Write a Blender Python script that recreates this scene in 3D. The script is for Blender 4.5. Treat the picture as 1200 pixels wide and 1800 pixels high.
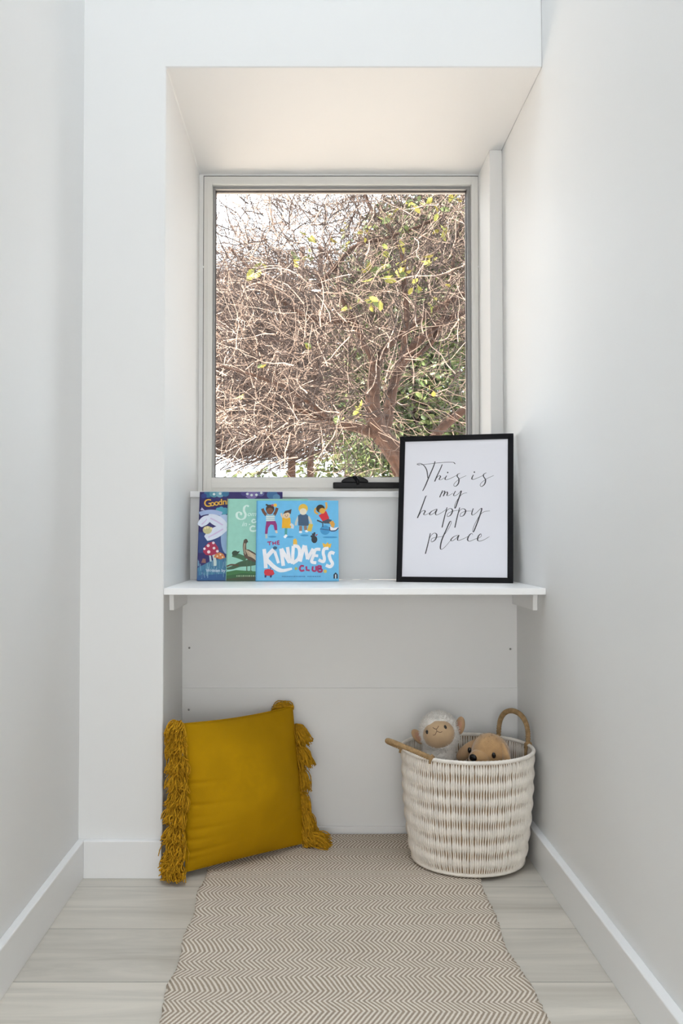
import bpy, bmesh, math, random
from mathutils import Vector, Matrix, Euler
PI = math.pi
sc = bpy.context.scene
for o in list(bpy.data.objects):
    bpy.data.objects.remove(o)
C = sc.collection

# ------------------------------------------------------------------ camera
cam = bpy.data.cameras.new('camera')
cam.sensor_fit = 'VERTICAL'
cam.sensor_height = 36.0
cam.lens = 32.4
cam.shift_x = 50.0 / 1800.0
cam.clip_start = 0.05
cam_o = bpy.data.objects.new('camera', cam)
C.objects.link(cam_o)
cam_o.location = (0, -2.6, 0.94)
cam_o.rotation_euler = (PI / 2 + math.atan(48 / 1620), 0, 0)
sc.camera = cam_o

# ------------------------------------------------------------------ exposure, world, lights
sc.view_settings.view_transform = 'Standard'
sc.view_settings.look = 'None'
sc.view_settings.gamma = 1.0
sc.view_settings.use_curve_mapping = False
sc.view_settings.exposure = 0.80
sc.cycles.use_denoising = True
sc.cycles.max_bounces = 10
sc.cycles.diffuse_bounces = 6
sc.cycles.transparent_max_bounces = 8
sc.cycles.sample_clamp_indirect = 6.0

world = bpy.data.worlds.new('world')
sc.world = world
world.use_nodes = True
wn = world.node_tree
wn.nodes['Background'].inputs['Color'].default_value = (0.88, 0.94, 1.0, 1)
wn.nodes['Background'].inputs['Strength'].default_value = 3.1


def area(name, loc, aim, sx, sy, power, col, spread=PI):
    l = bpy.data.lights.new(name, 'AREA')
    l.shape = 'RECTANGLE'
    l.size, l.size_y = sx, sy
    l.energy = power
    l.color = col
    l.spread = spread
    o = bpy.data.objects.new(name, l)
    C.objects.link(o)
    o.location = loc
    d = Vector(aim) - Vector(loc)
    o.rotation_euler = d.to_track_quat('-Z', 'Y').to_euler()
    return o


sun = bpy.data.lights.new('sun', 'SUN')
sun.energy = 18.5
sun.angle = math.radians(1.0)
sun.color = (1.0, 0.95, 0.88)
sun_o = bpy.data.objects.new('sun', sun)
C.objects.link(sun_o)
sun_o.rotation_euler = Vector((0.70, 0.16, -0.70)).to_track_quat('-Z', 'Y').to_euler()

# added soft fill lamps, one high overhead and one low behind the camera
area('overhead_fill_lamp', (0.0, -1.25, 5.97), (0.0, -1.25, 0), 1.1, 2.2, 34, (0.82, 0.915, 1.0))
area('far_fill_lamp', (0.0, -4.95, 0.95), (0.0, 0, 0.95), 1.1, 1.1, 23, (0.97, 0.97, 0.96))


# ------------------------------------------------------------------ mesh helpers
class MB:
    """collects geometry for ONE mesh"""

    def __init__(s):
        s.v, s.f, s.m, s.sm = [], [], [], []

    def add(s, vs, fs, mat=0, smooth=True):
        b = len(s.v)
        s.v.extend(tuple(x) for x in vs)
        for f in fs:
            s.f.append(tuple(i + b for i in f))
            s.m.append(mat)
            s.sm.append(smooth)

    def box(s, x0, x1, y0, y1, z0, z1, mat=0):
        vs = [(x, y, z) for x in (x0, x1) for y in (y0, y1) for z in (z0, z1)]
        s.add(vs, [(0, 1, 3, 2), (4, 6, 7, 5), (0, 4, 5, 1), (2, 3, 7, 6), (0, 2, 6, 4), (1, 5, 7, 3)], mat, False)

    def prism(s, poly, axis, a, b, mat=0):
        """poly: 2-D outline, extruded along axis 'x','y' or 'z' from a to b"""
        def p3(p, t):
            if axis == 'x':
                return (t, p[0], p[1])
            if axis == 'y':
                return (p[0], t, p[1])
            return (p[0], p[1], t)
        n = len(poly)
        vs = [p3(p, a) for p in poly] + [p3(p, b) for p in poly]
        fs = [tuple(range(n))[::-1], tuple(range(n, 2 * n))]
        fs += [(i, (i + 1) % n, (i + 1) % n + n, i + n) for i in range(n)]
        s.add(vs, fs, mat, False)

    def tube(s, pts, rad, n=6, mat=0, caps=True):
        pts = [Vector(p) for p in pts]
        if not hasattr(rad, '__len__'):
            rad = [rad] * len(pts)
        vs, fs = [], []
        t0 = (pts[1] - pts[0])
        if t0.length < 1e-9:
            t0 = Vector((0, 0, 1))
        ref = Vector((0, 0, 1)) if abs(t0.normalized().z) < 0.9 else Vector((1, 0, 0))
        nrm = t0.cross(ref).normalized()
        for i, p in enumerate(pts):
            a = pts[max(i - 1, 0)]
            b = pts[min(i + 1, len(pts) - 1)]
            t = (b - a)
            t = t.normalized() if t.length > 1e-9 else Vector((0, 0, 1))
            nrm = (nrm - t * nrm.dot(t))
            if nrm.length < 1e-6:
                nrm = t.orthogonal()
            nrm.normalize()
            bn = t.cross(nrm)
            for k in range(n):
                an = 2 * PI * k / n
                vs.append(p + (nrm * math.cos(an) + bn * math.sin(an)) * rad[i])
        for i in range(len(pts) - 1):
            for k in range(n):
                k2 = (k + 1) % n
                fs.append((i * n + k, i * n + k2, (i + 1) * n + k2, (i + 1) * n + k))
        if caps:
            fs.append(tuple(range(n))[::-1])
            e = (len(pts) - 1) * n
            fs.append(tuple(range(e, e + n)))
        s.add(vs, fs, mat, True)

    def ellipsoid(s, c, r, nu=24, nv=14, mat=0, M=None, warp=None):
        vs, fs = [], []
        for j in range(nv + 1):
            th = PI * j / nv
            for i in range(nu):
                ph = 2 * PI * i / nu
                p = Vector((r[0] * math.sin(th) * math.cos(ph), r[1] * math.sin(th) * math.sin(ph), r[2] * math.cos(th)))
                if warp:
                    p = warp(p)
                if M is not None:
                    p = M @ p
                vs.append(p + Vector(c))
        for j in range(nv):
            for i in range(nu):
                i2 = (i + 1) % nu
                fs.append((j * nu + i, (j + 1) * nu + i, (j + 1) * nu + i2, j * nu + i2))
        s.add(vs, fs, mat, True)

    def lathe(s, prof, n=64, mat=0, c=(0, 0, 0)):
        vs, fs = [], []
        for r, z in prof:
            for k in range(n):
                a = 2 * PI * k / n
                vs.append((c[0] + r * math.cos(a), c[1] + r * math.sin(a), c[2] + z))
        for i in range(len(prof) - 1):
            for k in range(n):
                k2 = (k + 1) % n
                fs.append((i * n + k, i * n + k2, (i + 1) * n + k2, (i + 1) * n + k))
        s.add(vs, fs, mat, True)

    def build(s, name, mats, parent=None, loc=(0, 0, 0), rot=(0, 0, 0), bevel=0.0, bevel_seg=2, weld=False, subd=0):
        me = bpy.data.meshes.new(name)
        me.from_pydata(s.v, [], s.f)
        if not isinstance(mats, (list, tuple)):
            mats = [mats]
        for m in mats:
            me.materials.append(m)
        for p, mi, smv in zip(me.polygons, s.m, s.sm):
            p.material_index = mi
            p.use_smooth = smv
        bm = bmesh.new()
        bm.from_mesh(me)
        if weld:
            bmesh.ops.remove_doubles(bm, verts=bm.verts, dist=1e-5)
            bmesh.ops.recalc_face_normals(bm, faces=bm.faces)
        bm.to_mesh(me)
        bm.free()
        me.update()
        o = bpy.data.objects.new(name, me)
        C.objects.link(o)
        o.location = loc
        o.rotation_euler = rot
        if parent:
            o.parent = parent
        if bevel > 0:
            b = o.modifiers.new('bevel', 'BEVEL')
            b.width = bevel
            b.segments = bevel_seg
            b.limit_method = 'ANGLE'
        if subd:
            b = o.modifiers.new('subdivision', 'SUBSURF')
            b.levels = b.render_levels = subd
        return o


def empty(name, loc, label=None, cat=None, group=None, kind=None, rot=(0, 0, 0)):
    o = bpy.data.objects.new(name, None)
    C.objects.link(o)
    o.location = loc
    o.rotation_euler = rot
    o.empty_display_size = 0.05
    tag(o, label, cat, group, kind)
    return o


def tag(o, label=None, cat=None, group=None, kind=None):
    if label:
        o['label'] = label
    if cat:
        o['category'] = cat
    if group:
        o['group'] = group
    if kind:
        o['kind'] = kind
    return o


# ------------------------------------------------------------------ materials
def N(nt, kind, **kw):
    n = nt.nodes.new(kind)
    for k, v in kw.items():
        if k in n.inputs:
            n.inputs[k].default_value = v
        else:
            setattr(n, k, v)
    return n


def mat(name, col, rough=0.6, var=0.0, vscale=8.0, bump=0.0, bscale=60.0, metal=0.0, sheen=0.0, stretch=None, spec=0.5, col2=None, sss=0.0, trans=0.0):
    m = bpy.data.materials.new(name)
    m.use_nodes = True
    nt = m.node_tree
    b = nt.nodes['Principled BSDF']
    b.inputs['Roughness'].default_value = rough
    b.inputs['Metallic'].default_value = metal
    b.inputs['Specular IOR Level'].default_value = spec
    if sheen:
        b.inputs['Sheen Weight'].default_value = sheen
        b.inputs['Sheen Roughness'].default_value = 0.5
    tc = N(nt, 'ShaderNodeTexCoord')
    src = tc.outputs['Object']
    if stretch:
        mp = N(nt, 'ShaderNodeMapping')
        mp.inputs['Scale'].default_value = stretch
        nt.links.new(src, mp.inputs['Vector'])
        src = mp.outputs['Vector']
    c2 = col2 or tuple(max(0, c * (1 - var)) for c in col)
    n1 = N(nt, 'ShaderNodeTexNoise', Scale=vscale, Detail=4.0)
    nt.links.new(src, n1.inputs['Vector'])
    r = N(nt, 'ShaderNodeValToRGB')
    r.color_ramp.elements[0].position = 0.35
    r.color_ramp.elements[1].position = 0.65
    r.color_ramp.elements[0].color = (*c2, 1)
    r.color_ramp.elements[1].color = (*col, 1)
    nt.links.new(n1.outputs['Fac'], r.inputs['Fac'])
    nt.links.new(r.outputs['Color'], b.inputs['Base Color'])
    if bump:
        n2 = N(nt, 'ShaderNodeTexNoise', Scale=bscale, Detail=3.0)
        nt.links.new(src, n2.inputs['Vector'])
        bp = N(nt, 'ShaderNodeBump', Strength=bump, Distance=0.002)
        nt.links.new(n2.outputs['Fac'], bp.inputs['Height'])
        nt.links.new(bp.outputs['Normal'], b.inputs['Normal'])
    return m


M_wall = mat('wall_paint', (0.80, 0.80, 0.795), 0.55, var=0.008, vscale=2.0, bump=0.03, bscale=250)
M_trim = mat('trim_gloss_paint', (0.83, 0.83, 0.83), 0.32, var=0.008, vscale=3.0)
M_shelf = mat('shelf_paint', (0.91, 0.91, 0.91), 0.38, var=0.01, vscale=3.0)
M_ceil = mat('ceiling_paint', (0.80, 0.80, 0.80), 0.8, var=0.01)
M_alum = mat('window_frame_paint', (0.77, 0.76, 0.73), 0.4, var=0.02, vscale=4)
M_sash = mat('window_sash_aluminium', (0.33, 0.33, 0.33), 0.35, var=0.05, vscale=30, metal=0.4)
M_seal = mat('window_seal_rubber', (0.06, 0.05, 0.05), 0.6)
M_black = mat('black_plastic', (0.006, 0.006, 0.007), 0.4, var=0.1, vscale=30, spec=0.2)
M_fblack = mat('black_frame_wood', (0.006, 0.006, 0.008), 0.5, var=0.15, vscale=20, spec=0.15)
M_paper = mat('print_paper', (0.80, 0.80, 0.86), 0.6, var=0.006)
M_ink = mat('print_ink', (0.055, 0.055, 0.065), 0.6, var=0.4, vscale=300)
M_screw = mat('screw_metal', (0.35, 0.35, 0.35), 0.4, metal=0.7)


def glass_material():
    m = bpy.data.materials.new('window_glass')
    m.use_nodes = True
    nt = m.node_tree
    nt.nodes.clear()
    out = N(nt, 'ShaderNodeOutputMaterial')
    tr = N(nt, 'ShaderNodeBsdfTransparent')
    tr.inputs['Color'].default_value = (0.97, 0.98, 0.975, 1)
    gl = N(nt, 'ShaderNodeBsdfGlossy', Roughness=0.0)
    fr = N(nt, 'ShaderNodeFresnel', IOR=1.27)
    mx = N(nt, 'ShaderNodeMixShader')
    nt.links.new(fr.outputs[0], mx.inputs[0])
    nt.links.new(tr.outputs[0], mx.inputs[1])
    nt.links.new(gl.outputs[0], mx.inputs[2])
    nt.links.new(mx.outputs[0], out.inputs['Surface'])
    return m


M_glass = glass_material()


def floor_material():
    m = bpy.data.materials.new('whitewashed_oak')
    m.use_nodes = True
    nt = m.node_tree
    L = nt.links.new
    b = nt.nodes['Principled BSDF']
    tc = N(nt, 'ShaderNodeTexCoord')
    sp = N(nt, 'ShaderNodeSeparateXYZ')
    L(tc.outputs['Object'], sp.inputs[0])

    def mth(op, a, v=None):
        n = N(nt, 'ShaderNodeMath', operation=op)
        for i, q in enumerate((a, v)):
            if q is None:
                continue
            if isinstance(q, (int, float)):
                n.inputs[i].default_value = q
            else:
                L(q, n.inputs[i])
        return n.outputs[0]
    # planks run along X; joints every 0.268 m in Y
    t = mth('DIVIDE', mth('ADD', sp.outputs['Y'], 0.0777 + 0.268 * 40), 0.268)
    idx = mth('FLOOR', t)
    fr = mth('FRACT', t)
    d = mth('MULTIPLY', mth('MINIMUM', fr, mth('SUBTRACT', 1.0, fr)), 0.268)
    joint = N(nt, 'ShaderNodeMapRange', interpolation_type='SMOOTHSTEP')
    joint.inputs['From Min'].default_value = 0.0004
    joint.inputs['From Max'].default_value = 0.0022
    L(d, joint.inputs['Value'])
    wn_ = N(nt, 'ShaderNodeTexWhiteNoise', noise_dimensions='1D')
    L(idx, wn_.inputs['W'])
    cx = N(nt, 'ShaderNodeCombineXYZ')
    L(mth('ADD', mth('MULTIPLY', sp.outputs['X'], 1.0), mth('MULTIPLY', wn_.outputs['Value'], 30.0)), cx.inputs[0])
    L(mth('MULTIPLY', sp.outputs['Y'], 8.0), cx.inputs[1])
    L(wn_.outputs['Value'], cx.inputs[2])
    g1 = N(nt, 'ShaderNodeTexNoise', Scale=1.6, Detail=7.0, Roughness=0.62)
    g1.inputs['Distortion'].default_value = 0.9
    L(cx.outputs[0], g1.inputs['Vector'])
    r1 = N(nt, 'ShaderNodeValToRGB')
    e = r1.color_ramp.elements
    e[0].position, e[0].color = 0.28, (0.475, 0.435, 0.375, 1)
    e[1].position, e[1].color = 0.62, (0.67, 0.625, 0.555, 1)
    k = e.new(0.45)
    k.color = (0.57, 0.535, 0.475, 1)
    L(g1.outputs['Fac'], r1.inputs['Fac'])
    # dark knots and mineral streaks
    cx2 = N(nt, 'ShaderNodeCombineXYZ')
    L(sp.outputs['X'], cx2.inputs[0])
    L(mth('MULTIPLY', sp.outputs['Y'], 2.4), cx2.inputs[1])
    kn = N(nt, 'ShaderNodeTexVoronoi', Scale=3.3)
    L(cx2.outputs[0], kn.inputs['Vector'])
    kr = N(nt, 'ShaderNodeMapRange')
    kr.inputs['From Min'].default_value = 0.015
    kr.inputs['From Max'].default_value = 0.06
    kr.inputs['To Min'].default_value = 0.72
    L(kn.outputs['Distance'], kr.inputs['Value'])
    mxk = N(nt, 'ShaderNodeMix', data_type='RGBA', blend_type='MULTIPLY')
    mxk.inputs['Factor'].default_value = 1.0
    L(r1.outputs['Color'], mxk.inputs['A'])
    L(kr.outputs[0], mxk.inputs['B'])
    hv = N(nt, 'ShaderNodeHueSaturation')
    L(mxk.outputs['Result'], hv.inputs['Color'])
    L(mth('ADD', mth('MULTIPLY', wn_.outputs['Value'], 0.16), 0.92), hv.inputs['Value'])
    mj = N(nt, 'ShaderNodeMix', data_type='RGBA')
    mj.inputs['A'].default_value = (0.30, 0.28, 0.25, 1)
    L(joint.outputs[0], mj.inputs['Factor'])
    L(hv.outputs['Color'], mj.inputs['B'])
    L(mj.outputs['Result'], b.inputs['Base Color'])
    b.inputs['Roughness'].default_value = 0.42
    bp = N(nt, 'ShaderNodeBump', Strength=0.5, Distance=0.0015)
    L(mth('ADD', joint.outputs[0], mth('MULTIPLY', g1.outputs['Fac'], 0.35)), bp.inputs['Height'])
    L(bp.outputs['Normal'], b.inputs['Normal'])
    return m


def rug_material():
    m = bpy.data.materials.new('herringbone_cotton')
    m.use_nodes = True
    nt = m.node_tree
    L = nt.links.new
    b = nt.nodes['Principled BSDF']
    tc = N(nt, 'ShaderNodeTexCoord')
    sp = N(nt, 'ShaderNodeSeparateXYZ')
    L(tc.outputs['Object'], sp.inputs[0])

    def mth(op, a, v=None, c=None):
        n = N(nt, 'ShaderNodeMath', operation=op)
        for i, q in enumerate((a, v, c)):
            if q is None:
                continue
            if isinstance(q, (int, float)):
                n.inputs[i].default_value = q
            else:
                L(q, n.inputs[i])
        return n.outputs[0]
    # woven bands across X of uneven width; the twill changes direction from band to band
    nz = N(nt, 'ShaderNodeTexNoise', noise_dimensions='1D', Scale=1.0, Detail=1.0)
    L(mth('MULTIPLY', sp.outputs['Y'], 7.0), nz.inputs['W'])
    wob = N(nt, 'ShaderNodeTexNoise', Scale=9.0, Detail=1.0)
    L(tc.outputs['Object'], wob.inputs['Vector'])
    yy = mth('ADD', sp.outputs['Y'], mth('MULTIPLY', mth('SUBTRACT', nz.outputs['Fac'], 0.5), 0.07))
    yy = mth('ADD', yy, mth('MULTIPLY', mth('SUBTRACT', wob.outputs['Fac'], 0.5), 0.010))
    tri = mth('PINGPONG', yy, 0.047)
    jag = N(nt, 'ShaderNodeTexNoise', Scale=420.0, Detail=1.0)
    L(tc.outputs['Object'], jag.inputs['Vector'])
    ph = mth('ADD', mth('MULTIPLY', sp.outputs['X'], 1.0), mth('MULTIPLY', tri, 0.55))
    ph = mth('ADD', ph, mth('MULTIPLY', mth('SUBTRACT', jag.outputs['Fac'], 0.5), 0.0035))
    ph = mth('ADD', ph, mth('MULTIPLY', mth('SUBTRACT', wob.outputs['Fac'], 0.5), 0.008))
    fr = mth('PINGPONG', ph, 0.0053)
    mr = N(nt, 'ShaderNodeMapRange', interpolation_type='SMOOTHSTEP')
    mr.inputs['From Min'].default_value = 0.0019
    mr.inputs['From Max'].default_value = 0.0034
    L(fr, mr.inputs['Value'])
    yn = N(nt, 'ShaderNodeTexNoise', Scale=700.0, Detail=1.0)
    L(tc.outputs['Object'], yn.inputs['Vector'])
    mx = N(nt, 'ShaderNodeMix', data_type='RGBA')
    mx.inputs['A'].default_value = (0.40, 0.325, 0.25, 1)
    mx.inputs['B'].default_value = (0.80, 0.72, 0.63, 1)
    L(mr.outputs[0], mx.inputs['Factor'])
    hv = N(nt, 'ShaderNodeHueSaturation')
    L(mx.outputs['Result'], hv.inputs['Color'])
    L(mth('ADD', mth('MULTIPLY', yn.outputs['Fac'], 0.5), 0.75), hv.inputs['Value'])
    L(hv.outputs['Color'], b.inputs['Base Color'])
    b.inputs['Roughness'].default_value = 0.95
    b.inputs['Specular IOR Level'].default_value = 0.1
    bp = N(nt, 'ShaderNodeBump', Strength=0.7, Distance=0.0018)
    L(mth('ADD', mr.outputs[0], mth('MULTIPLY', yn.outputs['Fac'], 0.5)), bp.inputs['Height'])
    L(bp.outputs['Normal'], b.inputs['Normal'])
    return m


M_floor = floor_material()
M_rug = rug_material()

# ------------------------------------------------------------------ the setting
ZC = 3.2         # ceiling at the far end of the room
ZH = 6.0         # ceiling over the added overhead fill, raised to even its falloff
XR, XL, XN = 0.656, -0.655, -0.4205    # right wall, left wall, left side of the alcove
ZS = 2.291       # alcove soffit
YB = -5.0


def struct(name, mb, m, parent=None, **kw):
    o = mb.build(name, m, parent, **kw)
    if not parent:
        o['kind'] = 'structure'
    return o


b = MB(); b.box(-1.2, 1.2, YB - 0.2, 0.9, -0.12, 0.0)
struct('floor', b, M_floor)
b = MB(); b.prism([(YB - 0.2, ZC), (-3.6, ZC), (-3.6, ZH), (1.0, ZH), (1.0, ZH + 0.15), (YB - 0.2, ZH + 0.15)], 'x', -1.0, 1.0)
struct('ceiling', b, M_ceil)
b = MB(); b.box(XL - 0.2, XL, YB, 0.0, 0, ZH)
struct('wall_left', b, M_wall)
b = MB(); b.box(XR, XR + 0.2, YB, 0.9, 0, ZH)
struct('wall_right', b, M_wall)
b = MB(); b.box(XL - 0.2, XR + 0.2, YB - 0.2, YB, 0, ZC)
struct('wall_back', b, M_wall)
b = MB()
b.prism([(XL - 0.2, 0), (XN, 0), (XN, ZS), (XR, ZS), (XR, ZH), (XL - 0.2, ZH)], 'y', 0.0, 0.9)
struct('wall_front', b, M_wall, bevel=0.004, bevel_seg=3)
# lower alcove wall, with its thicker lower panel
b = MB(); b.box(XN, XR, 0.378, 0.9, 0, 0.7835)
lower = struct('wall_alcove', b, M_wall)
b = MB(); b.box(XN, XR, 0.371, 0.378, 0.0, 0.4635)
struct('trim_1', b, M_wall, bevel=0.002)
b = MB(); b.box(XN, XR, 0.36, 0.371, 0.0, 0.026)
struct('trim_2', b, M_trim, bevel=0.002)
for sx, sz, in ((-0.398, 0.5908), (-0.398, 0.3944), (0.6345, 0.5871), (0.6345, 0.3962)):
    b = MB()
    y = 0.378 if sz > 0.4635 else 0.371
    b.ellipsoid((sx, y - 0.0002, sz), (0.0038, 0.0016, 0.0034), 12, 8, 0)
    b.box(sx - 0.0006, sx + 0.0006, y - 0.0022, y - 0.0014, sz - 0.0028, sz + 0.0028, 1)
    b.build('screw_head', [M_screw, M_seal], lower)
b = MB(); b.box(XN, XR, 0.56, 0.9, 0.8025, 1.083)
struct('wall_under_window', b, M_wall)
b = MB(); b.box(XN, XR, 0.546, 0.80, 1.083, 1.1045)
struct('trim_3', b, M_trim, bevel=0.002)
b = MB(); b.box(0.6115, XR, 0.56, 0.9, 1.1045, ZS)
struct('trim_4', b, M_wall, bevel=0.003)


def baseboard(name, poly_pts, pos, axis, a, c):
    b = MB()
    b.prism(poly_pts, axis, a, c)
    return struct(name, b, M_trim, bevel=0.0015)


H = 0.104
baseboard('baseboard_left', [(XL, 0), (XL + 0.0185, 0), (XL + 0.0185, H - 0.002), (XL + 0.0165, H), (XL, H)], None, 'y', YB, 0.0)
baseboard('baseboard_right', [(XR, 0), (XR - 0.0215, 0), (XR - 0.0215, H - 0.004), (XR - 0.0195, H - 0.002), (XR, H - 0.002)], None, 'y', YB, 0.36)
baseboard('baseboard_front', [(0.0, 0), (-0.0185, 0), (-0.0185, H - 0.002), (-0.0165, H), (0.0, H)], None, 'x', XL + 0.0185, XN)

b = MB(); b.box(XN, -0.4055, 0.775, 0.88, 1.1045, ZS); b.box(-0.4055, 0.6115, 0.775, 0.88, 2.2865, ZS)
struct('trim_5', b, M_wall)

# ------------------------------------------------------------------ window
YW = 0.775
win = empty('window_1', (0.1, YW, 1.105), kind='structure')


def ring(mb, o, i, y0, y1, mat=0):
    """rectangular ring: o, i = (x0, x1, z0, z1)"""
    for x0, x1, z0, z1 in ((o[0], i[0], o[2], o[3]), (i[1], o[1], o[2], o[3]), (i[0], i[1], o[2], i[2]), (i[0], i[1], i[3], o[3])):
        mb.box(x0, x1, y0, y1, z0, z1, mat)


def wpart(name, mb, m, **kw):
    o = mb.build(name, m, None, **kw)
    o.parent = win
    o.matrix_parent_inverse = Matrix.Translation(-Vector(win.location))
    return o


OF = (-0.4035, 0.6105, 1.1045, 2.2835)
IF = (-0.3725, 0.5865, 1.166, 2.254)
b = MB(); ring(b, OF, IF, YW, 0.87)
ring(b, (OF[0] + 0.012, OF[1] - 0.012, OF[2] + 0.012, OF[3] - 0.012), (OF[0] + 0.014, OF[1] - 0.014, OF[2] + 0.014, OF[3] - 0.014), YW - 0.0006, YW + 0.01)
b.box(IF[0], IF[1], YW - 0.004, YW, 1.128, 1.146)
wpart('window_frame', b, M_alum, bevel=0.0015)
b = MB(); ring(b, IF, (IF[0] + 0.008, IF[1] - 0.013, IF[2] + 0.004, IF[3] - 0.010), 0.797, 0.85)
wpart('window_sash', b, M_sash, bevel=0.001)
b = MB(); ring(b, (IF[0] + 0.008, IF[1] - 0.013, IF[2] + 0.004, IF[3] - 0.010), (IF[0] + 0.010, IF[1] - 0.015, IF[2] + 0.0045, IF[3] - 0.0125), 0.815, 0.83)
wpart('window_seal', b, M_seal)
b = MB(); b.box(IF[0] + 0.008, IF[1] - 0.013, 0.820, 0.826, IF[2] + 0.004, IF[3] - 0.010)
wpart('window_pane', b, M_glass)
# dark gap line round the frame
b = MB(); ring(b, (-0.4055, 0.6115, 1.1045, 2.2865), OF, YW + 0.004, 0.87)
wpart('frame_gap', b, M_seal)
# small hinge pins in the side gaps
for x, z in ((-0.406, 1.945), (0.610, 1.945)):
    b = MB(); b.box(x - 0.003, x + 0.003, YW - 0.003, YW + 0.01, z - 0.003, z + 0.003)
    wpart('hinge_pin', b, M_trim)
# chain winder
wd = MB()
wd.box(0.073, 0.375, YW - 0.030, YW, 1.1255, 1.1475)
op = wpart('window_winder', wd, M_black, bevel=0.003)
wd = MB()
pr = [(0.103 + 0.0495 * (1 - math.cos(PI * t / 20)), 1.148 + 0.022 * math.sin(PI * t / 20)) for t in range(21)]
wd.prism(pr, 'y', YW - 0.022, YW - 0.002)
wpart('winder_cover', wd, M_black, bevel=0.002)
wd = MB()
wd.tube([(0.1525, YW - 0.012, 1.168), (0.155, YW - 0.026, 1.164), (0.162, YW - 0.034, 1.152), (0.163, YW - 0.036, 1.138)], [0.006, 0.0075, 0.0065, 0.0045], 10)
wd.ellipsoid((0.152, YW - 0.016, 1.166), (0.011, 0.012, 0.007), 14, 8)
wpart('winder_crank', wd, M_black)

# added trim rings around the two fill lamps; no openings behind them
b = MB(); ring(b, (-0.62, 0.62, 0.33, 1.57), (-0.56, 0.56, 0.39, 1.51), YB + 0.001, YB + 0.06)
struct('far_fill_frame', b, M_trim)
b = MB()
for x0, x1, q0, q1 in ((-0.60, -0.555, -2.42, -0.08), (0.555, 0.60, -2.42, -0.08), (-0.555, 0.555, -2.42, -2.36), (-0.555, 0.555, -0.14, -0.08)):
    b.box(x0, x1, q0, q1, ZH - 0.06, ZH - 0.001)
struct('overhead_fill_frame', b, M_trim)

# ------------------------------------------------------------------ ceiling light mirrored in the pane
cl = empty('ceiling_light', (0.03, -4.05, ZC), 'small round white downlight in the tall ceiling, mirrored in the window pane', 'light')
b = MB(); b.lathe([(0.04, 0.0), (0.058, 0.0), (0.062, -0.004), (0.058, -0.008), (0.045, -0.006), (0.04, 0.0)], 40)
b.build('trim_ring', M_trim, cl)
m = bpy.data.materials.new('lamp_glow'); m.use_nodes = True
m.node_tree.nodes['Principled BSDF'].inputs['Emission Color'].default_value = (1, 0.97, 0.92, 1)
m.node_tree.nodes['Principled BSDF'].inputs['Emission Strength'].default_value = 80
b = MB(); b.add([(0.045 * math.cos(2 * PI * k / 32), 0.045 * math.sin(2 * PI * k / 32), -0.003) for k in range(32)], [tuple(range(32))[::-1]])
b.build('diffuser', m, cl)

# ------------------------------------------------------------------ wall shelf
sh = empty('wall_shelf', (0.118, 0.28, 0.7835), 'long white board shelf spanning the alcove under the window', 'shelf')


def local(o, root):
    """keep world coordinates although parented"""
    o.parent = root
    r = root.matrix_basis.copy() if root.matrix_basis else Matrix()
    o.matrix_parent_inverse = (Matrix.Translation(root.location) @ root.rotation_euler.to_matrix().to_4x4()).inverted()
    return o


b = MB(); b.box(XN + 0.0005, XR - 0.0005, -0.001, 0.5595, 0.7837, 0.8024)
local(b.build('shelf_board', M_shelf, bevel=0.0015), sh)
for x0, x1 in ((XN + 0.0005, XN + 0.0145), (XR - 0.0145, XR - 0.0005)):
    b = MB(); b.prism([(0.095, 0.7836), (0.377, 0.7836), (0.377, 0.7325), (0.100, 0.7325)], 'x', x0, x1)
    local(b.build('support_batten', M_shelf, bevel=0.0015), sh)


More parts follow.
